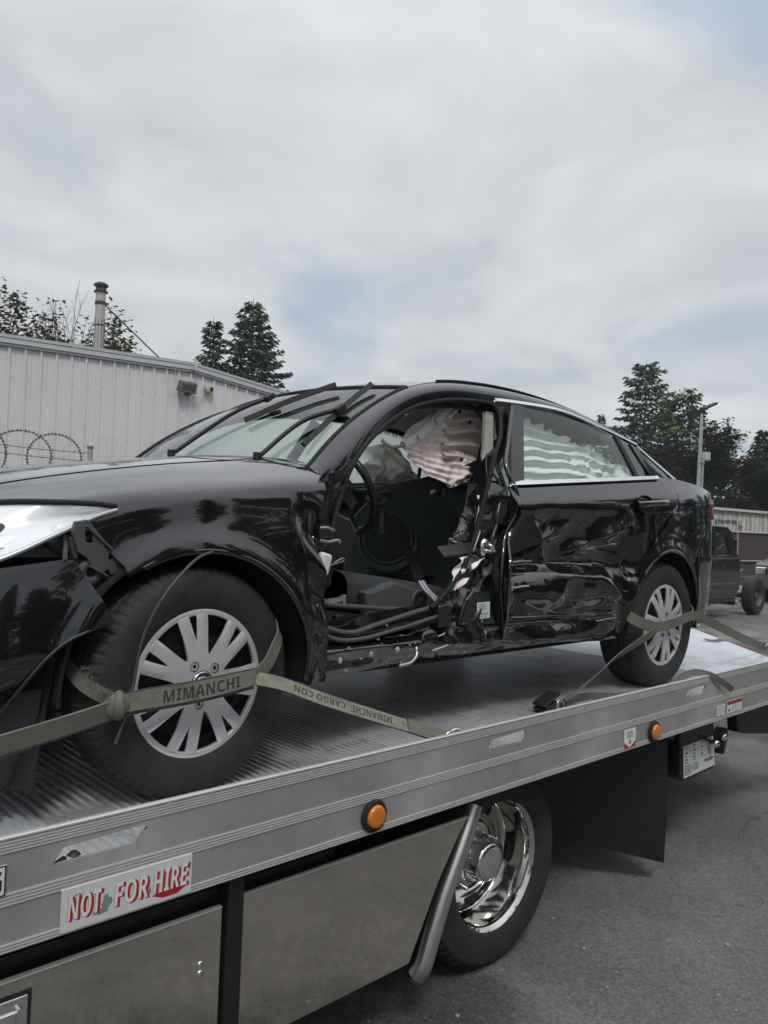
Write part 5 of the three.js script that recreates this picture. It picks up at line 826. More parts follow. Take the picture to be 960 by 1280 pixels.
  add('c_pillar', sheet((u, v) => { const a = [mix(2.80, 2.93, u), mix(1.312, 1.124, u), mix(0.672, 0.846, u)], b = [mix(2.90, 3.35, u), mix(1.34, 1.112, u), mix(0.56, 0.66, u)], k = Math.sin(Math.PI * v); return [mix(a[0], b[0], v), mix(a[1], b[1], v) + 0.012 * k, mix(a[2], b[2], v) + 0.015 * k]; }, 24, 12, 0.01, [0, 0.4, 1]), M.paintDusty, car);
  add('shoulder', sheet((u, v) => { const x = mix(2.97, 3.9, u), y0 = qTop(x), z0 = sideZ(x, y0); return [x, y0 + 0.03 * Math.sin(v * 1.57) - 0.0 * v, mix(z0, 0.0, v)]; }, 40, 16, 0.01, [0, 1, 0]), M.paintDusty, car);
  add('shoulder', sheet((u, v) => { const x = mix(2.97, 3.9, u), y0 = qTop(x), z0 = sideZ(x, y0); return [x, y0 + 0.03 * Math.sin(v * 1.57), -mix(z0, 0.0, v)]; }, 40, 16, 0.01, [0, 1, 0]), M.paintDusty, car);
  add('rear_screen', sheet((u, v) => { const s = (u - 0.5) * 2, b = 1 - s * s; return [mix(2.86, 3.33, v) + 0.08 * b, mix(1.345, 1.125, v) + 0.03 * b, mix(0.58, 0.66, v) * s]; }, 20, 10, 0, [0.5, 0.8, 0]), M.tint, car);
  add('c_pillar', sheet((u, v) => { const a = [mix(2.80, 2.99, u), mix(1.312, 1.12, u), mix(0.672, 0.80, u)], b = [mix(2.90, 3.35, u), mix(1.34, 1.112, u), mix(0.56, 0.66, u)]; return [mix(a[0], b[0], v), mix(a[1], b[1], v), -mix(a[2], b[2], v)]; }, 16, 6, 0.01, [0, 0.4, -1]), M.paint, car);
  const fd = []; for (let i = 0; i < 40; i++) { const a = i / 40 * 6.283, x = 3.035 + 0.062 * Math.sign(Math.cos(a)) * Math.pow(Math.abs(Math.cos(a)), 0.6), y = 0.895 + 0.072 * Math.sign(Math.sin(a)) * Math.pow(Math.abs(Math.sin(a)), 0.6); fd.push([x, y, sideZ(x, y) + 0.0005]); }
  add('fuel_flap_gap', tube(fd, 0.0035, 80, 5, true), M.seal, car);
  const tl = sub('tail_light', car);
  const tlf = (off) => (u, v) => { const x = mix(3.31 + 0.08 * v, 3.70, u), y = mix(1.035, mix(0.915, 0.94, u), v); return [x, y, sideZ(x, Math.min(y, 1.02)) + 0.010 + off]; };
  add('red_lens', sheet(tlf(0), 20, 10, 0.01), phy({ color: lc(0.30, 0.012, 0.02), roughness: 0.1, clearcoat: 1 }), tl);
  add('clear_band', sheet((u, v) => { const p = tlf(0.003)(u, v * 0.26); return p; }, 16, 4, 0.008), phy({ color: lc(0.55, 0.53, 0.53), roughness: 0.12, clearcoat: 1 }), tl);
  const bumpTex = canvasTex(512, 512, (c, w, h) => { c.fillStyle = '#0d0f12'; c.fillRect(0, 0, w, h); const q = rng(17); c.fillStyle = '#8b908f'; for (const [x, y, a, b] of [[210, 210, 90, 40], [250, 300, 60, 90], [180, 360, 50, 30], [300, 180, 30, 60]]) { c.beginPath(); for (let k = 0; k < 30; k++) { const t = k / 30 * 6.283, m = 0.45 + q() * 0.8; c.lineTo(x + Math.cos(t) * a * m, y + Math.sin(t) * b * m); } c.fill(); } c.fillStyle = 'rgba(150,155,155,0.5)'; for (let k = 0; k < 90; k++) c.fillRect(80 + q() * 300, 120 + q() * 330, 2 + q() * 26, 1 + q() * 3); });
  add('rear_bumper', [sheet((u, v) => { const x = mix(3.135, 3.95, u), y = mix(mix(0.30, 0.26, u), 0.70, v); return [x, y, sideZ(x, y) + 0.008]; }, 50, 24, 0.01, [0, 0, 1], (u, v) => [u, v]), sheet((u, v) => { const x = mix(3.135, 3.95, u), y = mix(0.28, 0.98, v); return [x, y, -sideZ(x, y) - 0.008]; }, 30, 16, 0.01, [0, 0, -1], () => [0.02, 0.02])], phy({ map: bumpTex, roughness: 0.5, specularIntensity: 0.2, clearcoat: 1, clearcoatRoughness: 0.02 }), car);
  add('tail_panel', box(0.08, 0.72, 0.7, 3.93, 0.64, 0, 0.03), M.paint, car);
}
// --- centre pillar and crushed sill ---
{
  const rx = curve([0.36, 0.47, 0.55, 0.69, 0.78, 0.89, 0.96, 1.07, 1.20, 1.34], [1.46, 1.43, 1.42, 1.425, 1.47, 1.52, 1.51, 1.515, 1.62, 1.72]), lx = curve([0.36, 0.47, 0.55, 0.62, 0.69, 0.75, 0.89, 1.07, 1.20, 1.34], [1.08, 1.10, 1.12, 1.19, 1.26, 1.295, 1.325, 1.40, 1.48, 1.575]);
  const pz = (y) => lin([0.36, 0.6, 0.8, 0.95, 1.34], [0.845, 0.82, 0.80, 0.835, 0.70])(y);
  const bp = sub('centre_pillar', car);
  add('pillar_skin', sheet((u, v) => { const y = mix(0.36, 1.34, v), x = mix(lx(y), rx(y), u); const dmg = sst(1.02, 0.85, y); return [x, y, pz(y) - 0.022 * sst(0.98, 1.12, y) + 0.025 * Math.sin(Math.PI * u) * sst(1.2, 1.0, y) + dmg * (0.035 * (0.5 - Math.abs(fbm(x * 8, y * 6, 1.1, 3)) * 2.4) - 0.02 * Math.sin(x * 40 + y * 9) * 0.4)]; }, 50, 110, 0.008), M.paint, bp);
  add('pillar_flange', [tube([[1.66, 1.36, 0.70], [1.56, 1.20, 0.765], [1.475, 1.08, 0.825], [1.50, 0.96, 0.87], [1.515, 0.89, 0.86], [1.47, 0.79, 0.84], [1.425, 0.70, 0.865], [1.41, 0.55, 0.875], [1.435, 0.42, 0.875], [1.45, 0.36, 0.87]], 0.011, 80, 8)], M.paint, bp);
  add('seat_trough', [extrude([[1.16, 0.43], [1.20, 0.53], [1.24, 0.56], [1.40, 0.56], [1.41, 0.42]], 0.02, 0.01, [[[1.205, 0.44], [1.395, 0.435], [1.385, 0.535], [1.25, 0.54], [1.225, 0.52]]]).translate(0, 0, 0.842)], M.paintDusty, bp);
  const lab = canvasTex(256, 300, (c, w, h) => { c.fillStyle = '#c6d0d0'; c.fillRect(0, 0, w, h); c.fillStyle = '#59605f'; for (let k = 0; k < 8; k++) c.fillRect(24, 22 + k * 19, 130 + (k * 41 % 70), 8); c.fillStyle = '#333'; for (let k = 0; k < 40; k++) c.fillRect(24 + k * 5, 196, 2 + (k * 7 % 3), 34); c.fillStyle = '#59605f'; for (let k = 0; k < 3; k++) c.fillRect(24, 246 + k * 16, 180, 6); });
  add('data_label', new THREE.PlaneGeometry(0.082, 0.066).rotateZ(0.02).translate(1.298, 0.483, 0.876), std({ map: lab, roughness: 0.6 }), bp);
  add('striker', [lathe([[0.03, 0], [0.028, 0.012], [0.016, 0.016], [0, 0.016]], 18, 'z').scale(0.85, 1.25, 1).translate(1.335, 0.735, 0.835), tube([[1.32, 0.75, 0.85], [1.315, 0.745, 0.885], [1.335, 0.722, 0.89], [1.345, 0.72, 0.85]], 0.007, 16, 8)], M.chromeSoft, bp);
  add('torn_lip', tube([[1.375, 1.05, 0.83], [1.42, 1.0, 0.84], [1.41, 0.93, 0.85], [1.385, 0.87, 0.86], [1.40, 0.83, 0.845], [1.36, 0.78, 0.86], [1.37, 0.73, 0.85]], 0.006, 50, 6), std({ color: lc(0.10, 0.105, 0.11), roughness: 0.35, metalness: 0.5 }), bp);
  add('torn_lip', tube([[1.415, 1.03, 0.84], [1.44, 0.99, 0.85], [1.40, 0.96, 0.855]], 0.006, 20, 6), M.darkSteel, bp);
  // sill
  const dm = (x, y) => 0.02 * fbm(x * 6, y * 10, 8.8, 3) - 0.05 * Math.exp(-Math.pow((x - 1.08) / 0.10, 2)) * (0.6 + 0.4 * Math.sin(x * 45 + y * 20)) + 0.006 * Math.sin(y * 80 + x * 4);
  add('sill', sheet((u, v) => { const x = mix(0.47, 2.40, u), y = mix(mix(0.275, 0.30, sst(0.47, 0.9, x)) - 0.025 * sst(1.9, 2.4, x), mix(0.405, 0.445, sst(0.9, 1.1, x)), v); return [x, y, 0.868 - 0.05 * Math.pow(1 - v, 2) - 0.03 * sst(0.75, 1, v) + dm(x, y)]; }, 160, 40, 0.01), M.paintDusty, car);
  add('sill_step', [tube([[0.48, 0.475, 0.80], [0.53, 0.45, 0.83], [0.62, 0.432, 0.84], [0.76, 0.452, 0.83], [0.96, 0.485, 0.82], [1.10, 0.505, 0.82]], 0.010, 60, 8), tube([[0.48, 0.44, 0.84], [0.55, 0.415, 0.86], [0.65, 0.412, 0.865], [0.80, 0.428, 0.855], [0.95, 0.45, 0.85], [1.1, 0.475, 0.845]], 0.008, 60, 8)], M.plasticMid, car);
  add('sill_top', sheet((u, v) => { const x = mix(0.48, 2.4, u); return [x, 0.425 + 0.03 * sst(0.6, 1.0, x) + 0.04 * v, mix(0.855, 0.74, v) + 0.01 * fbm(x * 7, v, 3, 2)]; }, 60, 8, 0.01, [0, 1, 0.3]), M.paint, car);
  for (const [x, y] of [[0.555, 0.345], [0.70, 0.355], [0.82, 0.362], [1.33, 0.385]]) add('sill_clip', [lathe([[0.010, -0.004], [0.009, 0.002], [0.004, 0.0035], [0, 0.0035]], 12, 'z').scale(0.8, 1.15, 1).translate(x, y, 0.872 + dm(x, y))], std({ color: lc(0.34, 0.35, 0.34), roughness: 0.6 }), car);
  add('bare_scrapes', [tube([[0.83, 0.302, 0.875], [0.89, 0.312, 0.88], [0.92, 0.335, 0.875], [0.93, 0.365, 0.86]], 0.006, 20, 6), tube([[1.03, 0.337, 0.85], [1.08, 0.347, 0.855], [1.13, 0.36, 0.86]], 0.005, 16, 6), tube([[1.06, 0.39, 0.85], [1.09, 0.40, 0.855], [1.12, 0.42, 0.85]], 0.004, 16, 6)], M.bareMetal, car);
  const r = rng(44), fl = []; for (let i = 0; i < 40; i++) { const x = 0.5 + r() * 0.8, y = 0.30 + r() * 0.15, s = 0.0015 + r() * r() * 0.006; fl.push(box(s * 2, s, s, x, y, 0.872 + dm(x, y) - 0.03 * sst(0.37, 0.44, y), 0, r() * 3, r() * 3)); }
  stuff(add('debris_chips', fl, M.scuff, car));
}
// --- underbody and cabin ---
{
  add('floor_pan', [box(3.0, 0.04, 1.5, 1.7, 0.32, 0, 0.01), box(2.4, 0.12, 0.08, 1.4, 0.27, 0.5, 0.02), box(2.4, 0.12, 0.08, 1.4, 0.27, -0.5, 0.02), box(1.2, 0.16, 0.5, -0.3, 0.24, 0, 0.04), box(0.5, 0.2, 1.2, 3.4, 0.30, 0, 0.06)], M.dark, car);
  add('firewall', box(0.05, 0.62, 1.6, 0.46, 0.66, 0, 0.01), M.dark, car);
  add('rear_seat', [box(0.16, 0.72, 1.46, 2.78, 0.76, 0, 0.05, 0, -0.18), box(0.36, 0.12, 1.3, 2.56, 0.44, 0.08, 0.05)], M.cloth, car);
  add('parcel_shelf', box(0.5, 0.03, 1.4, 2.95, 1.09, 0, 0.01), M.cloth, car);
  const dash = sub('dashboard', car);
  add('top', sheet((u, v) => [mix(0.40, 0.70, u) - 0.06 * (1 - Math.pow((v - 0.5) * 2, 2)) * (1 - u), 0.985 + 0.03 * Math.sin(u * 3) - 0.10 * u * u, mix(-0.76, 0.76, v)], 16, 24, 0.04, [0, 1, 0]), M.plastic, dash);
  add('fascia', sheet((u, v) => [mix(0.70, 0.62, u) + 0.02 * Math.sin(u * 6), mix(0.90, 0.58, u), mix(-0.76, 0.72, v)], 12, 24, 0.05, [1, 0, 0]), M.plastic, dash);
  add('instrument_hood', sheet((u, v) => { const a = mix(0, Math.PI, v); return [mix(0.60, 0.80, u), 0.90 + 0.09 * Math.sin(a) - 0.03 * u, 0.34 + 0.19 * Math.cos(a)]; }, 8, 20, 0.02, [0, 1, 0]), M.plastic, dash);
  add('end_panel', extrude([[0.52, 0.84], [0.60, 0.848], [0.655, 0.83], [0.69, 0.785], [0.685, 0.75], [0.65, 0.70], [0.52, 0.62]], 0.03, 0.012).translate(0, 0, 0.74), M.plastic, dash);
  // steering wheel, broken upwards
  const st = sub('steering_wheel', car); st.position.set(0.985, 0.945, 0.34); st.rotation.set(0, 0, 0); st.rotateZ(0.42); 
  add('rim', new THREE.TorusGeometry(0.185, 0.017, 14, 60).rotateY(Math.PI / 2), M.plastic, st);
  add('hub', [lathe([[0, 0.03], [0.05, 0.028], [0.075, 0.01], [0.08, -0.03], [0, -0.05]], 24).rotateZ(-Math.PI / 2), box(0.02, 0.03, 0.34, 0.0, 0, 0, 0.008), box(0.02, 0.17, 0.04, 0, -0.09, 0, 0.008)], M.plastic, st);
  add('column', cyl(0.045, 0.05, [0.0, 0, 0], [-0.28, 0.0, 0], 14), M.plastic, st);
  // driver seat
  const seat = sub('driver_seat', car);
  add('cushion', sheet((u, v) => { const a = v * Math.PI * 2, x = mix(0.82, 1.42, u), w = 0.25 * Math.pow(Math.abs(Math.cos(a)), 0.5) * Math.sign(Math.cos(a)), hgt = 0.085 * Math.pow(Math.abs(Math.sin(a)), 0.6) * Math.sign(Math.sin(a)); return [x, 0.515 + hgt + 0.03 * (1 - u) - 0.05 * u, 0.36 + w * (0.9 + 0.1 * Math.sin(u * 3))]; }, 20, 40, 0, [0, 0, 0]), M.cloth, seat);
  add('side_shield', extrude([[0.86, 0.545], [1.02, 0.585], [1.22, 0.535], [1.31, 0.49], [1.32, 0.44], [0.98, 0.43], [0.88, 0.46]], 0.03, 0.012).translate(0, 0, 0.605), std({ color: lc(0.075, 0.08, 0.085), roughness: 0.5 }), seat);
  add('recliner_knob', lathe([[0.046, -0.004], [0.046, 0.002], [0.036, 0.008], [0.036, 0.001], [0.02, 0.001], [0.02, 0.006], [0, 0.007]], 30, 'z').translate(1.165, 0.50, 0.648), M.dark, seat);
  add('knob_ring', new THREE.TorusGeometry(0.047, 0.006, 8, 36).translate(1.165, 0.50, 0.648), M.plasticMid, seat);
  add('backrest', sheet((u, v) => { const a = v * Math.PI * 2, h = mix(0, 0.66, u), w = 0.235 * Math.pow(Math.abs(Math.cos(a)), 0.5) * Math.sign(Math.cos(a)) * (1 - 0.25 * Math.pow(u, 4)), d = 0.075 * Math.pow(Math.abs(Math.sin(a)), 0.7) * Math.sign(Math.sin(a)); return [1.86 + h * 0.42 + d, 0.46 + h * 0.82 - d * 0.4, 0.32 + w]; }, 24, 40, 0, [0, 0, 0]), M.cloth, seat);
  add('seat_rail', [cyl(0.010, 0.010, [0.60, 0.518, 0.72], [1.22, 0.46, 0.72], 8), box(0.5, 0.03, 0.03, 1.05, 0.40, 0.60)], M.plasticMid, seat);
  add('floor_brackets', [0.66, 0.80, 0.95].map((x) => box(0.035, 0.05, 0.03, x, 0.455, 0.72, 0.006)), M.plastic, seat);
  add('headrest', box(0.1, 0.17, 0.25, 2.19, 1.06, 0.32, 0.04, 0, -0.4), M.cloth, seat);
  // far side seen through the cabin
  const fs = sub('far_door', car);
  add('inner_panel', [sheet((u, v) => { const x = mix(0.5, 2.75, u), y = mix(0.34, beltY(x) - 0.01, v); return [x, y, -0.80 - 0.03 * Math.sin(v * 3)]; }, 30, 12, 0.03, [0, 0, 1])], M.plasticMid, fs);
  add('arm_rest', box(0.7, 0.06, 0.08, 1.9, 0.70, -0.76, 0.025), M.plastic, fs);
  const sp = sub('speaker_panel', car); sp.position.set(1.80, 0.735, -0.22); sp.rotation.y = -0.62;
  add('panel', extrude([[-0.24, -0.20], [-0.20, 0.10], [-0.12, 0.20], [0.10, 0.26], [0.34, 0.24], [0.44, 0.05], [0.40, -0.20]], 0.02, 0.008).translate(0, 0, -0.03), std({ color: lc(0.10, 0.108, 0.112), roughness: 0.65 }), sp);
  add('ring', new THREE.TorusGeometry(0.135, 0.010, 10, 56), std({ color: lc(0.13, 0.14, 0.145), roughness: 0.5 }), sp);
  add('grille', lathe([[0.13, -0.005], [0.12, 0.004], [0.06, 0.008], [0, 0.008]], 44, 'z'), std({ color: lc(0.055, 0.06, 0.064), roughness: 0.8 }), sp);
  add('surround', sheet((u, v) => { const a = mix(Math.PI * 0.98, Math.PI * 2.05, u), R = mix(0.148, 0.148 + 0.05 * Math.sin(Math.PI * clamp(0.1 + u * 0.8)), v); return [Math.cos(a) * R, Math.sin(a) * R, 0.004 + 0.02 * Math.sin(v * 3.1)]; }, 40, 8, 0.006), std({ color: lc(0.12, 0.128, 0.133), roughness: 0.55 }), sp);
  add('window_frame', [tube([[1.47, 1.0, -0.86], [1.56, 1.2, -0.77], [1.64, 1.39, -0.69]], 0.03, 20, 6), tube([[2.85, 1.11, -0.82], [2.72, 1.3, -0.70]], 0.03, 12, 6), tube([[2.63, 1.10, -0.82], [2.56, 1.33, -0.70]], 0.014, 12, 6), tube([[0.55, 0.99, -0.85], [1.4, 1.0, -0.86], [2.8, 1.115, -0.83]], 0.015, 20, 6)], M.trimBlack, fs);
  add('window_glass', sheet((u, v) => { const x = mix(0.72, 2.7, u), y = mix(beltY(x), Math.min(1.38, 1.0 + (x - 0.5) * 0.75), v); return [x, y, -glassZ(x, y)]; }, 20, 6, 0, [0, 0, -1]), M.tint, fs);
  add('outer_skin', sheet((u, v) => { const x = mix(0.45, 1.42, u), y = mix(0.3, beltY(x), v); return [x, y, -sideZ(x, y)]; }, 20, 10, 0.01, [0, 0, -1]), M.paint, fs);
  add('headliner', sheet((u, v) => { const a = G3(mix(0.45, 0.98, u)), s = (v - 0.5) * 2; return [a[0], a[1] - 0.035 + 0.03 * (1 - s * s), a[2] * s * 0.97]; }, 20, 10, 0.006, [0, -1, 0]), std({ color: lc(0.72, 0.72, 0.69), roughness: 0.95 }), car);
  add('pillar_trim', band([[1.452, 1.315, 0.735], [1.452, 1.25, 0.737], [1.448, 1.15, 0.74], [1.412, 1.0, 0.745], [1.385, 0.93, 0.75]], 0.042, 0.02, (t) => [1, 0.2, mix(0.1, 0.6, t)], 24), M.beigeTrim, car);
  // deployed airbags
  const ab = sub('curtain_airbag', car);
  const pleat = (x, y, k = 1) => k * (0.014 * Math.sin(y * 118 + 7 * fbm(x * 3, y * 3, 1, 2)) + 0.03 * fbm(x * 5, y * 4, 2, 3));
  add('rear_curtain', sheet((u, v) => { const x = mix(1.67, 2.84, u), top = lin([1.56, 1.89, 2.125, 2.284, 2.36, 2.427, 2.538, 2.663, 2.84], [1.40, 1.345, 1.312, 1.28, 1.255, 1.268, 1.24, 1.195, 1.19])(x) + 0.008 * Math.sin(x * 60), y = mix(0.99 + 0.088 * (x - 1.48), top, v), cr = sst(2.1, 2.5, x); return [x, y, 0.655 - 0.05 * v + pleat(x, y, 1 - cr * 0.5) + cr * 0.05 * (0.5 - Math.abs(fbm(x * 9, y * 11, 6, 3)) * 2)]; }, 120, 90, 0.003), M.airbagWhite, ab);
  add('front_curtain', sheet((u, v) => { const x = mix(1.36, 1.72, u), y = mix(1.36, 1.09 + 0.03 * Math.sin(u * 9), v); return [x, y, 0.57 + pleat(x, y, 1.1)]; }, 50, 80, 0.003), std({ color: lc(0.62, 0.54, 0.51), roughness: 0.9, side: THREE.DoubleSide }), ab);
  const tornL = path3([[1.40, 1.345, 0.50], [1.26, 1.275, 0.49], [1.155, 1.19, 0.48], [1.145, 1.14, 0.50], [1.185, 1.085, 0.51], [1.262, 1.035, 0.52], [1.405, 1.005, 0.53]]), tornR = path3([[1.44, 1.345, 0.52], [1.475, 1.32, 0.50], [1.52, 1.27, 0.48], [1.57, 1.20, 0.47], [1.635, 1.14, 0.49], [1.668, 1.10, 0.52], [1.42, 1.003, 0.53]]);
  add('torn_flap', sheet((u, v) => { const a = tornL(v), b = tornR(v), x = mix(a[0], b[0], u), y = mix(a[1], b[1], u) - 0.012 * Math.sin(u * 16) * sst(0.6, 1, v) + 0.006 * Math.sin(u * 33) * sst(0.8, 1, v); const fold = 0.05 * Math.exp(-Math.pow((u - 0.55 - 0.15 * v) / 0.12, 2)) * (1 - v * 0.6); return [x, y, mix(a[2], b[2], u) + 0.045 + fold + 0.007 * Math.sin(y * 215 + x * 26 + 6 * fbm(x * 4, y * 4, 3, 2)) * sst(0.1, 0.4, v) * (0.5 + 0.8 * Math.abs(fbm(x * 5, y * 3, 8, 2))) + 0.03 * fbm(x * 8, y * 6, 9, 3) + 0.014 * (0.4 - Math.abs(fbm(x * 14, y * 10, 4, 2)) * 2)]; }, 110, 140, 0.003), M.airbagPink, ab);
  for (const [x, y] of [[1.455, 1.115], [1.50, 1.285], [1.43, 1.325]]) add('vent_hole', [lathe([[0.0, 0.002], [0.007, 0.002], [0.011, 0]], 14, 'z').scale(1.25, 0.8, 1).rotateZ(0.6).translate(x, y, 0.592)], M.dark, ab);
  add('rolled_edge', [tube([[1.150, 1.150, 0.53], [1.20, 1.178, 0.54], [1.245, 1.213, 0.545], [1.31, 1.272, 0.55], [1.40, 1.335, 0.555], [1.45, 1.355, 0.55]], 0.021, 40, 10)], M.airbagWhite, ab);
  add('tether', [tube([[1.05, 1.165, 0.50], [1.09, 1.14, 0.52], [1.15, 1.152, 0.54]], 0.008, 16, 6), tube([[1.195, 1.195, 0.565], [1.205, 1.175, 0.57]], 0.004, 6, 5), tube([[1.29, 1.275, 0.575], [1.30, 1.25, 0.58]], 0.004, 6, 5)], M.beigeTrim, ab);
  const daT = lin([1.07, 1.105, 1.137, 1.19, 1.253, 1.34, 1.386, 1.441, 1.508], [1.06, 1.10, 1.148, 1.168, 1.178, 1.16, 1.105, 1.06, 1.032]), daB = lin([1.07, 1.14, 1.262, 1.366, 1.508], [1.035, 1.01, 0.998, 0.972, 1.0]);
  add('driver_airbag', sheet((u, v) => { const x = mix(1.07, 1.508, u), y = mix(daT(x), daB(x), v); return [x, y, 0.30 + 0.06 * Math.sin(v * 3.1) * Math.sin(u * 3.1) + 0.045 * (0.5 - Math.abs(fbm(x * 8, y * 7, 1.7, 3)) * 2.2) + 0.010 * Math.sin(x * 60 + y * 70 + 4 * fbm(x * 5, y * 5, 2, 2))]; }, 80, 60, 0.003), M.airbagCream, car);
  // belt knotted round the wheel, and torn seat-side bag
  const sb = sub('seat_belt', car);
  add('webbing', band([[1.19, 0.95, 0.36], [1.28, 0.975, 0.42], [1.40, 1.015, 0.50], [1.52, 1.07, 0.58], [1.60, 1.125, 0.63], [1.62, 1.16, 0.65]], 0.062, 0.004, (t) => [0.05, 1, mix(0.3, 0.6, t)], 40), M.cloth, sb);
  add('webbing', band([[1.21, 0.90, 0.30], [1.34, 0.80, 0.28], [1.46, 0.68, 0.28], [1.52, 0.56, 0.30]], 0.045, 0.003, () => [1, 0.4, 0.3], 24), M.cloth, sb);
  add('webbing', band([[1.17, 0.93, 0.37], [1.18, 0.88, 0.38], [1.175, 0.82, 0.385], [1.18, 0.77, 0.385]], 0.02, 0.004, () => [1, 0, 0.4], 16), M.cloth, sb);
  add('knot', [new THREE.TorusKnotGeometry(0.030, 0.016, 60, 8, 2, 3).scale(1.3, 0.8, 1).translate(1.17, 0.935, 0.37)], M.cloth, sb);
  const ragA = path3([[1.338, 0.95, 0.785], [1.33, 0.86, 0.80], [1.315, 0.79, 0.81], [1.28, 0.714, 0.82]]), ragB = path3([[1.352, 0.95, 0.79], [1.366, 0.86, 0.80], [1.35, 0.78, 0.80], [1.316, 0.707, 0.815]]);
  add('side_airbag_rag', sheet((u, v) => { const a = ragA(v), b = ragB(v); return [mix(a[0], b[0], u), mix(a[1], b[1], u), mix(a[2], b[2], u) + 0.010 * Math.sin(u * 5 + v * 9)]; }, 8, 24, 0.003), M.airbagPink, car);
  const rcA = path3([[1.20, 0.692, 0.825], [1.185, 0.655, 0.83], [1.155, 0.61, 0.825], [1.135, 0.56, 0.83]]), rcB = path3([[1.335, 0.688, 0.83], [1.275, 0.64, 0.84], [1.235, 0.60, 0.835], [1.205, 0.565, 0.83]]);
  add('side_airbag_rag', sheet((u, v) => { const a = rcA(v), b = rcB(v); return [mix(a[0], b[0], u), mix(a[1], b[1], u) + 0.006 * Math.sin(u * 7), mix(a[2], b[2], u) + 0.012 * Math.sin(u * 8 + v * 11) + 0.02 * fbm(u * 3, v * 3, 2, 2)]; }, 16, 24, 0.003), M.airbagPink, car);
  add('torn_trim', [sheet((u, v) => [mix(1.10, 1.32, u), 0.735 - 0.035 * v + 0.02 * u, 0.79 + 0.04 * v], 8, 4, 0.01), box(0.07, 0.09, 0.05, 1.085, 0.47, 0.84, 0.01, 0, 0.1), sheet((u, v) => [mix(1.33, 1.40, u) - 0.1 * v * v, mix(1.0, 0.74, v), 0.74 + 0.03 * Math.sin(u * 3)], 8, 14, 0.012)], M.plastic, car);
  for (const [dx, col] of [[0, [0.5, 0.5, 0.55]], [0.009, [0.12, 0.13, 0.22]], [0.018, [0.5, 0.48, 0.48]], [0.027, [0.10, 0.10, 0.12]]]) add('wire', tube([[1.015 + dx, 0.60, 0.78], [1.03 + dx, 0.565, 0.80], [1.065 + dx, 0.535, 0.81], [1.09 + dx, 0.50, 0.82]], 0.0045, 20, 6), std({ color: lc(...col), roughness: 0.5 }), car);
  const r = rng(7), sh = []; for (let i = 0; i < 60; i++) { const f = r(), x = mix(1.24, 1.38, f) + (r() - 0.5) * 0.05, y = mix(0.72, 0.95, f) + (r() - 0.5) * 0.06; const s = 0.004 + r() * 0.012; sh.push(box(s * (1 + r() * 2), s, s * 0.4, x, y, 0.73 + r() * 0.05, 0, r() * 6, r() * 6)); }
  stuff(add('broken_trim_shards', sh, std({ color: lc(0.09, 0.09, 0.09), roughness: 0.4, metalness: 0.3 }), car));
}
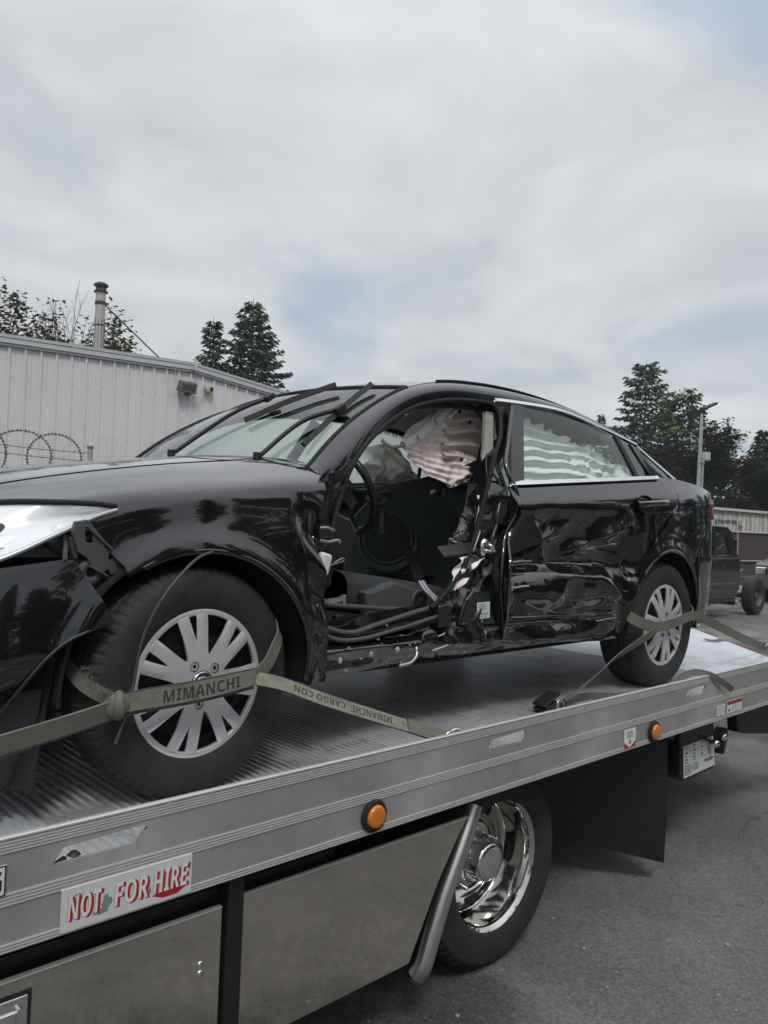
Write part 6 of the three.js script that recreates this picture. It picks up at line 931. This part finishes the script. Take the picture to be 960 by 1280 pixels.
// --- wheels ---
function carWheel(x, y, z, s, rot, steer = 0) {
  const w = sub('wheel', car); w.position.set(x, y, z); w.scale.z = s; w.rotation.y = steer;
  // profile from outer bead over the tread to the inner bead; z measured from the outer face
  const pr = [[.208, -.012], [.218, -.004], [.232, .001], [.252, .006], [.272, .007], [.288, .004], [.298, .001], [.304, -.001], [.309, -.004], [.316, -.010], [.325, -.018], [.331, -.028], [.3335, -.038], [.334, -.049], [.326, -.051], [.326, -.058], [.335, -.060], [.3355, -.085], [.327, -.087], [.327, -.095], [.3355, -.097], [.3355, -.121], [.327, -.123], [.327, -.131], [.335, -.133], [.334, -.158], [.326, -.160], [.326, -.167], [.333, -.169], [.328, -.192], [.312, -.207], [.28, -.216], [.24, -.212], [.21, -.2]];
  const n = 420, g = sheet((u, v) => { const k = v * (pr.length - 1), i = Math.min(pr.length - 2, Math.floor(k)), f = k - i; let R = mix(pr[i][0], pr[i + 1][0], f), zz = mix(pr[i][1], pr[i + 1][1], f); const off = zz < -0.1 ? 0.5 : 0, q = (u * 70 + off + zz * 4) % 1; if (R > 0.314 && q < 0.16 && (zz > -0.05 || zz < -0.165)) R -= 0.006; else if (R > 0.33 && q < 0.1) R -= 0.004; const a = u * 6.28318; return [Math.cos(a) * R, Math.sin(a) * R, zz]; }, n, pr.length - 1, 0, [0, 0, 0.001], (u, v) => [u * 6, v]);
  add('tyre', g, M.tyre, w);
  const R = 0.222, cap = [], D = Math.PI / 180;
  const wnd = curve([.36, .385, .42, .50, .65, .8, .895], [0, 2.2, 4.4, 7.0, 9.2, 10.4, 11.0]), slit = lin([.57, .60, .7, .8, .895], [0, 0.9, 2.3, 3.2, 3.7]), dome = curve([0, .2, .35, .6, .85, 1], [0.006, 0.006, 0.004, 0.002, -0.003, -0.012]);
  for (let k = 0; k < 7; k++) for (const sg of [1, -1]) cap.push(sheet((u, v) => { const r = mix(.33, .90, u), a = rot + k * 51.43 + sg * mix(slit(r), 25.715 - wnd(r), v); const crown = 0.004 * Math.sin(Math.PI * v) * sst(.45, .7, r); return [Math.cos(a * D) * r * R, Math.sin(a * D) * r * R, dome(r) + crown]; }, 30, 10, 0.009, [0, 0, 1]));
  cap.push(lathe([[.33 * R, 0.0045], [.30 * R, .005], [.22 * R, .006], [.17 * R, .007]].reverse(), 64, 'z'));
  cap.push(lathe([[.885 * R, -.018], [.885 * R, -.0065], [.90 * R, -.004], [.95 * R, -.006], [R, -.011], [1.004 * R, -.016], [1.0 * R, -.02]], 96, 'z'));
  add('hubcap', cap, M.hubcap, w);
  add('emblem', [lathe([[.16 * R, .004], [.16 * R, .011], [.145 * R, .013], [.13 * R, .0105], [0, .010]], 40, 'z'), new THREE.TorusGeometry(.105 * R, .0016, 8, 40).scale(1, 0.82, 1).translate(0, 0, .012), tube([[-.1 * R, .02, .0125], [-.05 * R, -.004, .0135], [0, -.012, .014], [.05 * R, -.004, .0135], [.1 * R, .02, .0125]], .0016, 20, 6)], M.chromeSoft, w);
  for (let k = 0; k < 5; k++) { const a = (rot + 18 + k * 72) * D, c = Math.cos(a) * .262 * R, d = Math.sin(a) * .262 * R; add('lug_hole', lathe([[0, .0], [.010, .0], [.0125, .0075], [.014, .0085]], 20, 'z').translate(c, d, -.0005), M.dark, w); add('lug_nut', cyl(.0065, .006, [c, d, -.002], [c, d, .007], 6), M.darkSteel, w); }
  add('steel_rim', [lathe([[.215, -.018], [.205, -.03], [.198, -.06], [.18, -.07], [.15, -.055], [.12, -.045], [.06, -.05], [0, -.05]], 60, 'z')], M.darkSteel, w);
  for (let k = 0; k < 8; k++) { const a = k * 45 * D; add('rim_hole', lathe([[0, .004], [.02, .004], [.024, 0]], 18, 'z').translate(Math.cos(a) * .163, Math.sin(a) * .163, -.056), M.dark, w); }
  add('brake_disc', lathe([[.14, -.12], [.14, -.10], [.05, -.10], [.05, -.06], [0, -.06]], 40, 'z'), M.bareMetal, w);
  return w;
}
carWheel(0, 0.335, 0.90, 1, 100, 0.05); carWheel(2.785, 0.338, 0.90, 1, 72); carWheel(0, 0.335, -0.90, -1, 20, 0.05); carWheel(2.785, 0.338, -0.90, -1, 50);

// ---------- tie-down straps ----------
{
  const webText = (list, w = 1024) => canvasTex(w, 128, (c, W, h) => {
    c.fillStyle = '#807f74'; c.fillRect(0, 0, W, h); const r = rng(3);
    for (let i = 0; i < 9000; i++) { const k = 95 + r() * 50 | 0; c.fillStyle = `rgba(${k},${k - 2},${k - 14},0.35)`; c.fillRect(r() * W, r() * h, 2 + r() * 5, 1 + r() * 2); }
    for (let i = 0; i < 24; i++) { c.fillStyle = `rgba(70,66,52,${0.05 + r() * 0.12})`; c.beginPath(); c.ellipse(r() * W, r() * h, 20 + r() * 60, 8 + r() * 26, r(), 0, 7); c.fill(); }
    c.fillStyle = '#3c3e3d'; c.fillRect(0, 0, W, 5); c.fillRect(0, h - 5, W, 5);
    for (const [t, x, wd, flip, px] of list) { c.save(); c.translate(x, h / 2); if (flip) c.rotate(Math.PI); c.font = `bold ${px}px sans-serif`; c.fillStyle = '#33383c'; c.textAlign = 'center'; c.textBaseline = 'middle'; const m = c.measureText(t).width; c.scale(wd / m, 1); c.fillText(t, 0, 4); c.restore(); }
  });
  const printed = (tex, len) => { tex.wrapS = THREE.ClampToEdgeWrapping; tex.repeat.set(1 / len, 1); return std({ map: tex, roughness: 0.95, bumpMap: rep(T.web, 8), bumpScale: 0.0006 }); };
  const up = () => [0, 1, 0.05];
  const s = thing('front_wheel_strap', 'grey webbing strap lettered MIMANCHI lashed over silver front hubcap', 'tie-down strap', [0, H, 0]);
  const A = [[-0.285, 0.325, 0.975], [-0.22, 0.330, 0.978], [-0.13, 0.331, 0.972], [-0.02, 0.335, 0.968], [0.07, 0.343, 0.967], [0.145, 0.350, 0.962]];
  const lenA = new THREE.CatmullRomCurve3(A.map((p) => V(...p)), false, 'centripetal').getLength();
  add('lettered_sleeve', band(A, 0.057, 0.007, (t) => [0, 1 - 0.12 * Math.pow(Math.abs(t - 0.5) * 2, 3), 0.05], 60), printed(webText([['MIMANCHI', 590, 600, false, 104]]), lenA), s);
  add('sleeve_backing', band(A.map((p) => [p[0], p[1] - 0.010, p[2] - 0.010]), 0.056, 0.006, up, 60), M.web, s);
  const B = [[0.145, 0.345, 0.965], [0.22, 0.325, 0.985], [0.34, 0.275, 1.02], [0.5, 0.215, 1.05], [0.68, 0.15, 1.075], [0.78, 0.115, 1.09]];
  const lenB = new THREE.CatmullRomCurve3(B.map((p) => V(...p)), false, 'centripetal').getLength();
  add('tail_webbing', band(B, 0.048, 0.004, (t) => [0.3, 0.75, -0.55], 60), printed(webText([['MIMANCHI', 640, 250, true, 92], ['CARGO CON', 330, 290, true, 80]]), lenB), s);
  add('end_fold', band([[0.68, 0.152, 1.077], [0.76, 0.122, 1.088], [0.83, 0.098, 1.098], [0.855, 0.09, 1.10]], 0.05, 0.009, () => [0.3, 0.75, -0.55], 16), M.web, s);
  add('front_webbing', [band([[-0.285, 0.318, 0.975], [-0.36, 0.305, 0.985], [-0.46, 0.287, 0.985], [-0.60, 0.262, 0.98], [-0.9, 0.19, 0.98], [-1.25, 0.10, 1.02], [-1.6, 0.03, 1.06]], 0.05, 0.007, (t) => [0, 1, 0.25], 40), band([[-0.27, 0.31, 0.97], [-0.40, 0.285, 0.975], [-0.60, 0.245, 0.97], [-1.2, 0.095, 1.01], [-1.58, 0.02, 1.05]], 0.04, 0.005, () => [0, 1, 0.1], 30)], M.web, s);
  add('knot', [new THREE.SphereGeometry(0.034, 20, 14).scale(1.1, 0.95, 0.55).translate(-0.29, 0.322, 0.975), new THREE.TorusGeometry(0.026, 0.013, 10, 30).rotateY(1.2).translate(-0.283, 0.322, 0.975)], M.web, s);
  add('tyre_wrap', [band([[0.14, 0.352, 0.962], [0.195, 0.382, 0.945], [0.235, 0.425, 0.925], [0.262, 0.455, 0.908], [0.29, 0.49, 0.85], [0.29, 0.51, 0.74]], 0.034, 0.005, (t) => [mix(-0.6, -0.3, t), mix(0.8, 0.9, t), 0.2], 30), band([[0.145, 0.345, 0.958], [0.20, 0.372, 0.942], [0.25, 0.42, 0.918], [0.30, 0.46, 0.86], [0.31, 0.49, 0.76]], 0.034, 0.005, () => [-0.55, 0.8, 0.1], 30)], M.web, s);
  add('fuzzy_wrap', [band([[-0.295, 0.335, 0.97], [-0.325, 0.352, 0.945], [-0.342, 0.368, 0.90], [-0.345, 0.385, 0.84], [-0.34, 0.40, 0.76]], 0.034, 0.006, (t) => [0.5, 0.9, 0.2], 24)], M.web, s);
  const r = rng(12), fz = []; for (let i = 0; i < 160; i++) { const f = r(), p = [-0.30 - 0.045 * Math.min(1, f * 2), 0.335 + 0.075 * f, 0.975 - 0.1 * f * f], a = r() * 6.28, l = 0.008 + r() * 0.02; fz.push(cyl(0.0006, 0.0003, [p[0] + (r() - 0.5) * 0.03, p[1] + (r() - 0.5) * 0.03, p[2]], [p[0] + Math.cos(a) * l, p[1] + Math.sin(a) * l, p[2] + r() * 0.02], 3)); }
  stuff(add('frayed_threads', fz, M.web, s));
  const hook = (p, parent, k = 1) => { add('hook', [tube([[p[0], p[1], p[2]], [p[0] + 0.02, p[1] + 0.018, p[2]], [p[0] + 0.05, p[1] + 0.014, p[2] + 0.01], [p[0] + 0.06, p[1] - 0.012, p[2] + 0.012], [p[0] + 0.03, p[1] - 0.02, p[2] + 0.01]], 0.008, 30, 8), new THREE.TorusGeometry(0.022, 0.006, 8, 24).rotateX(0.5).translate(p[0] - 0.005, p[1], p[2]), tube([[p[0] + 0.045, p[1] - 0.01, p[2] + 0.01], [p[0] + 0.09, p[1] - 0.018, p[2] + 0.015], [p[0] + 0.12, p[1] - 0.015, p[2] + 0.02]], 0.006, 16, 6)], M.bareMetal, parent); };
  hook([0.86, 0.092, 1.102], s); hook([-1.66, 0.04, 1.06], s);

  const q = thing('rear_wheel_strap', 'plain grey webbing strap with ratchet lashed over rear wheel', 'tie-down strap', [0, H, 0]);
  add('hub_band', band([[2.44, 0.372, 0.955], [2.52, 0.352, 0.962], [2.65, 0.348, 0.958], [2.80, 0.36, 0.955], [2.93, 0.378, 0.955], [3.02, 0.385, 0.95]], 0.05, 0.007, up, 50), M.web, q);
  add('front_wrap', band([[2.52, 0.355, 0.965], [2.40, 0.385, 0.955], [2.36, 0.415, 0.92], [2.43, 0.46, 0.84]], 0.05, 0.005, (t) => [0.15, 1, 0.1], 24), M.web, q);
  add('ratchet_webbing', band([[2.56, 0.335, 0.968], [2.42, 0.285, 0.955], [2.25, 0.215, 0.925], [2.05, 0.12, 0.905], [1.86, 0.05, 0.895]], 0.048, 0.004, (t) => [0.05, mix(1, 0.35, t), mix(0.2, 0.9, t)], 50), M.web, q);
  add('tail_webbing', [band([[3.0, 0.388, 0.95], [3.10, 0.365, 0.955], [3.5, 0.275, 0.90], [4.0, 0.17, 0.82], [4.5, 0.075, 0.73], [4.72, 0.04, 0.69]], 0.05, 0.005, () => [0, 1, 0.2], 50)], M.web, q);
  hook([4.72, 0.038, 0.69], q);
  add('rear_wrap', band([[3.0, 0.385, 0.95], [3.06, 0.41, 0.91], [3.08, 0.44, 0.82]], 0.045, 0.005, () => [-0.2, 1, 0.1], 16), M.web, q);
  const rt = sub('ratchet', q);
  add('frame', [box(0.15, 0.035, 0.006, 1.77, 0.04, 0.865, 0.003, 0, 0.12), box(0.15, 0.035, 0.006, 1.77, 0.04, 0.915, 0.003, 0, 0.12), box(0.12, 0.012, 0.07, 1.74, 0.075, 0.89, 0.003, 0, 0.35), cyl(0.014, 0.014, [1.80, 0.045, 0.85], [1.80, 0.045, 0.93], 12), cyl(0.008, 0.008, [1.70, 0.035, 0.855], [1.70, 0.035, 0.925], 10)], M.darkSteel, rt);
  add('gear', [lathe([[0.026, -0.004], [0.026, 0.004], [0, 0.004]], 14, 'z').translate(1.80, 0.045, 0.858), lathe([[0.026, -0.004], [0.026, 0.004], [0, 0.004]], 14, 'z').translate(1.80, 0.045, 0.922)], M.bareMetal, rt);
  add('slack_loop', [band([[1.82, 0.03, 0.905], [1.95, 0.035, 0.86], [2.08, 0.032, 0.84], [2.20, 0.03, 0.88], [2.28, 0.03, 0.96], [2.35, 0.028, 1.03], [2.44, 0.04, 1.08], [2.52, 0.12, 1.12], [2.58, 0.150, 1.16], [2.65, 0.140, 1.20], [2.76, 0.095, 1.222], [2.87, 0.045, 1.23]], 0.034, 0.004, (t) => t < 0.5 ? [0, 1, 0.1] : [mix(0.3, 0.8, t), mix(1, 0.2, (t - 0.5) * 2), 0.3], 90)], M.web, q);
}
renderer.render(scene, camera);
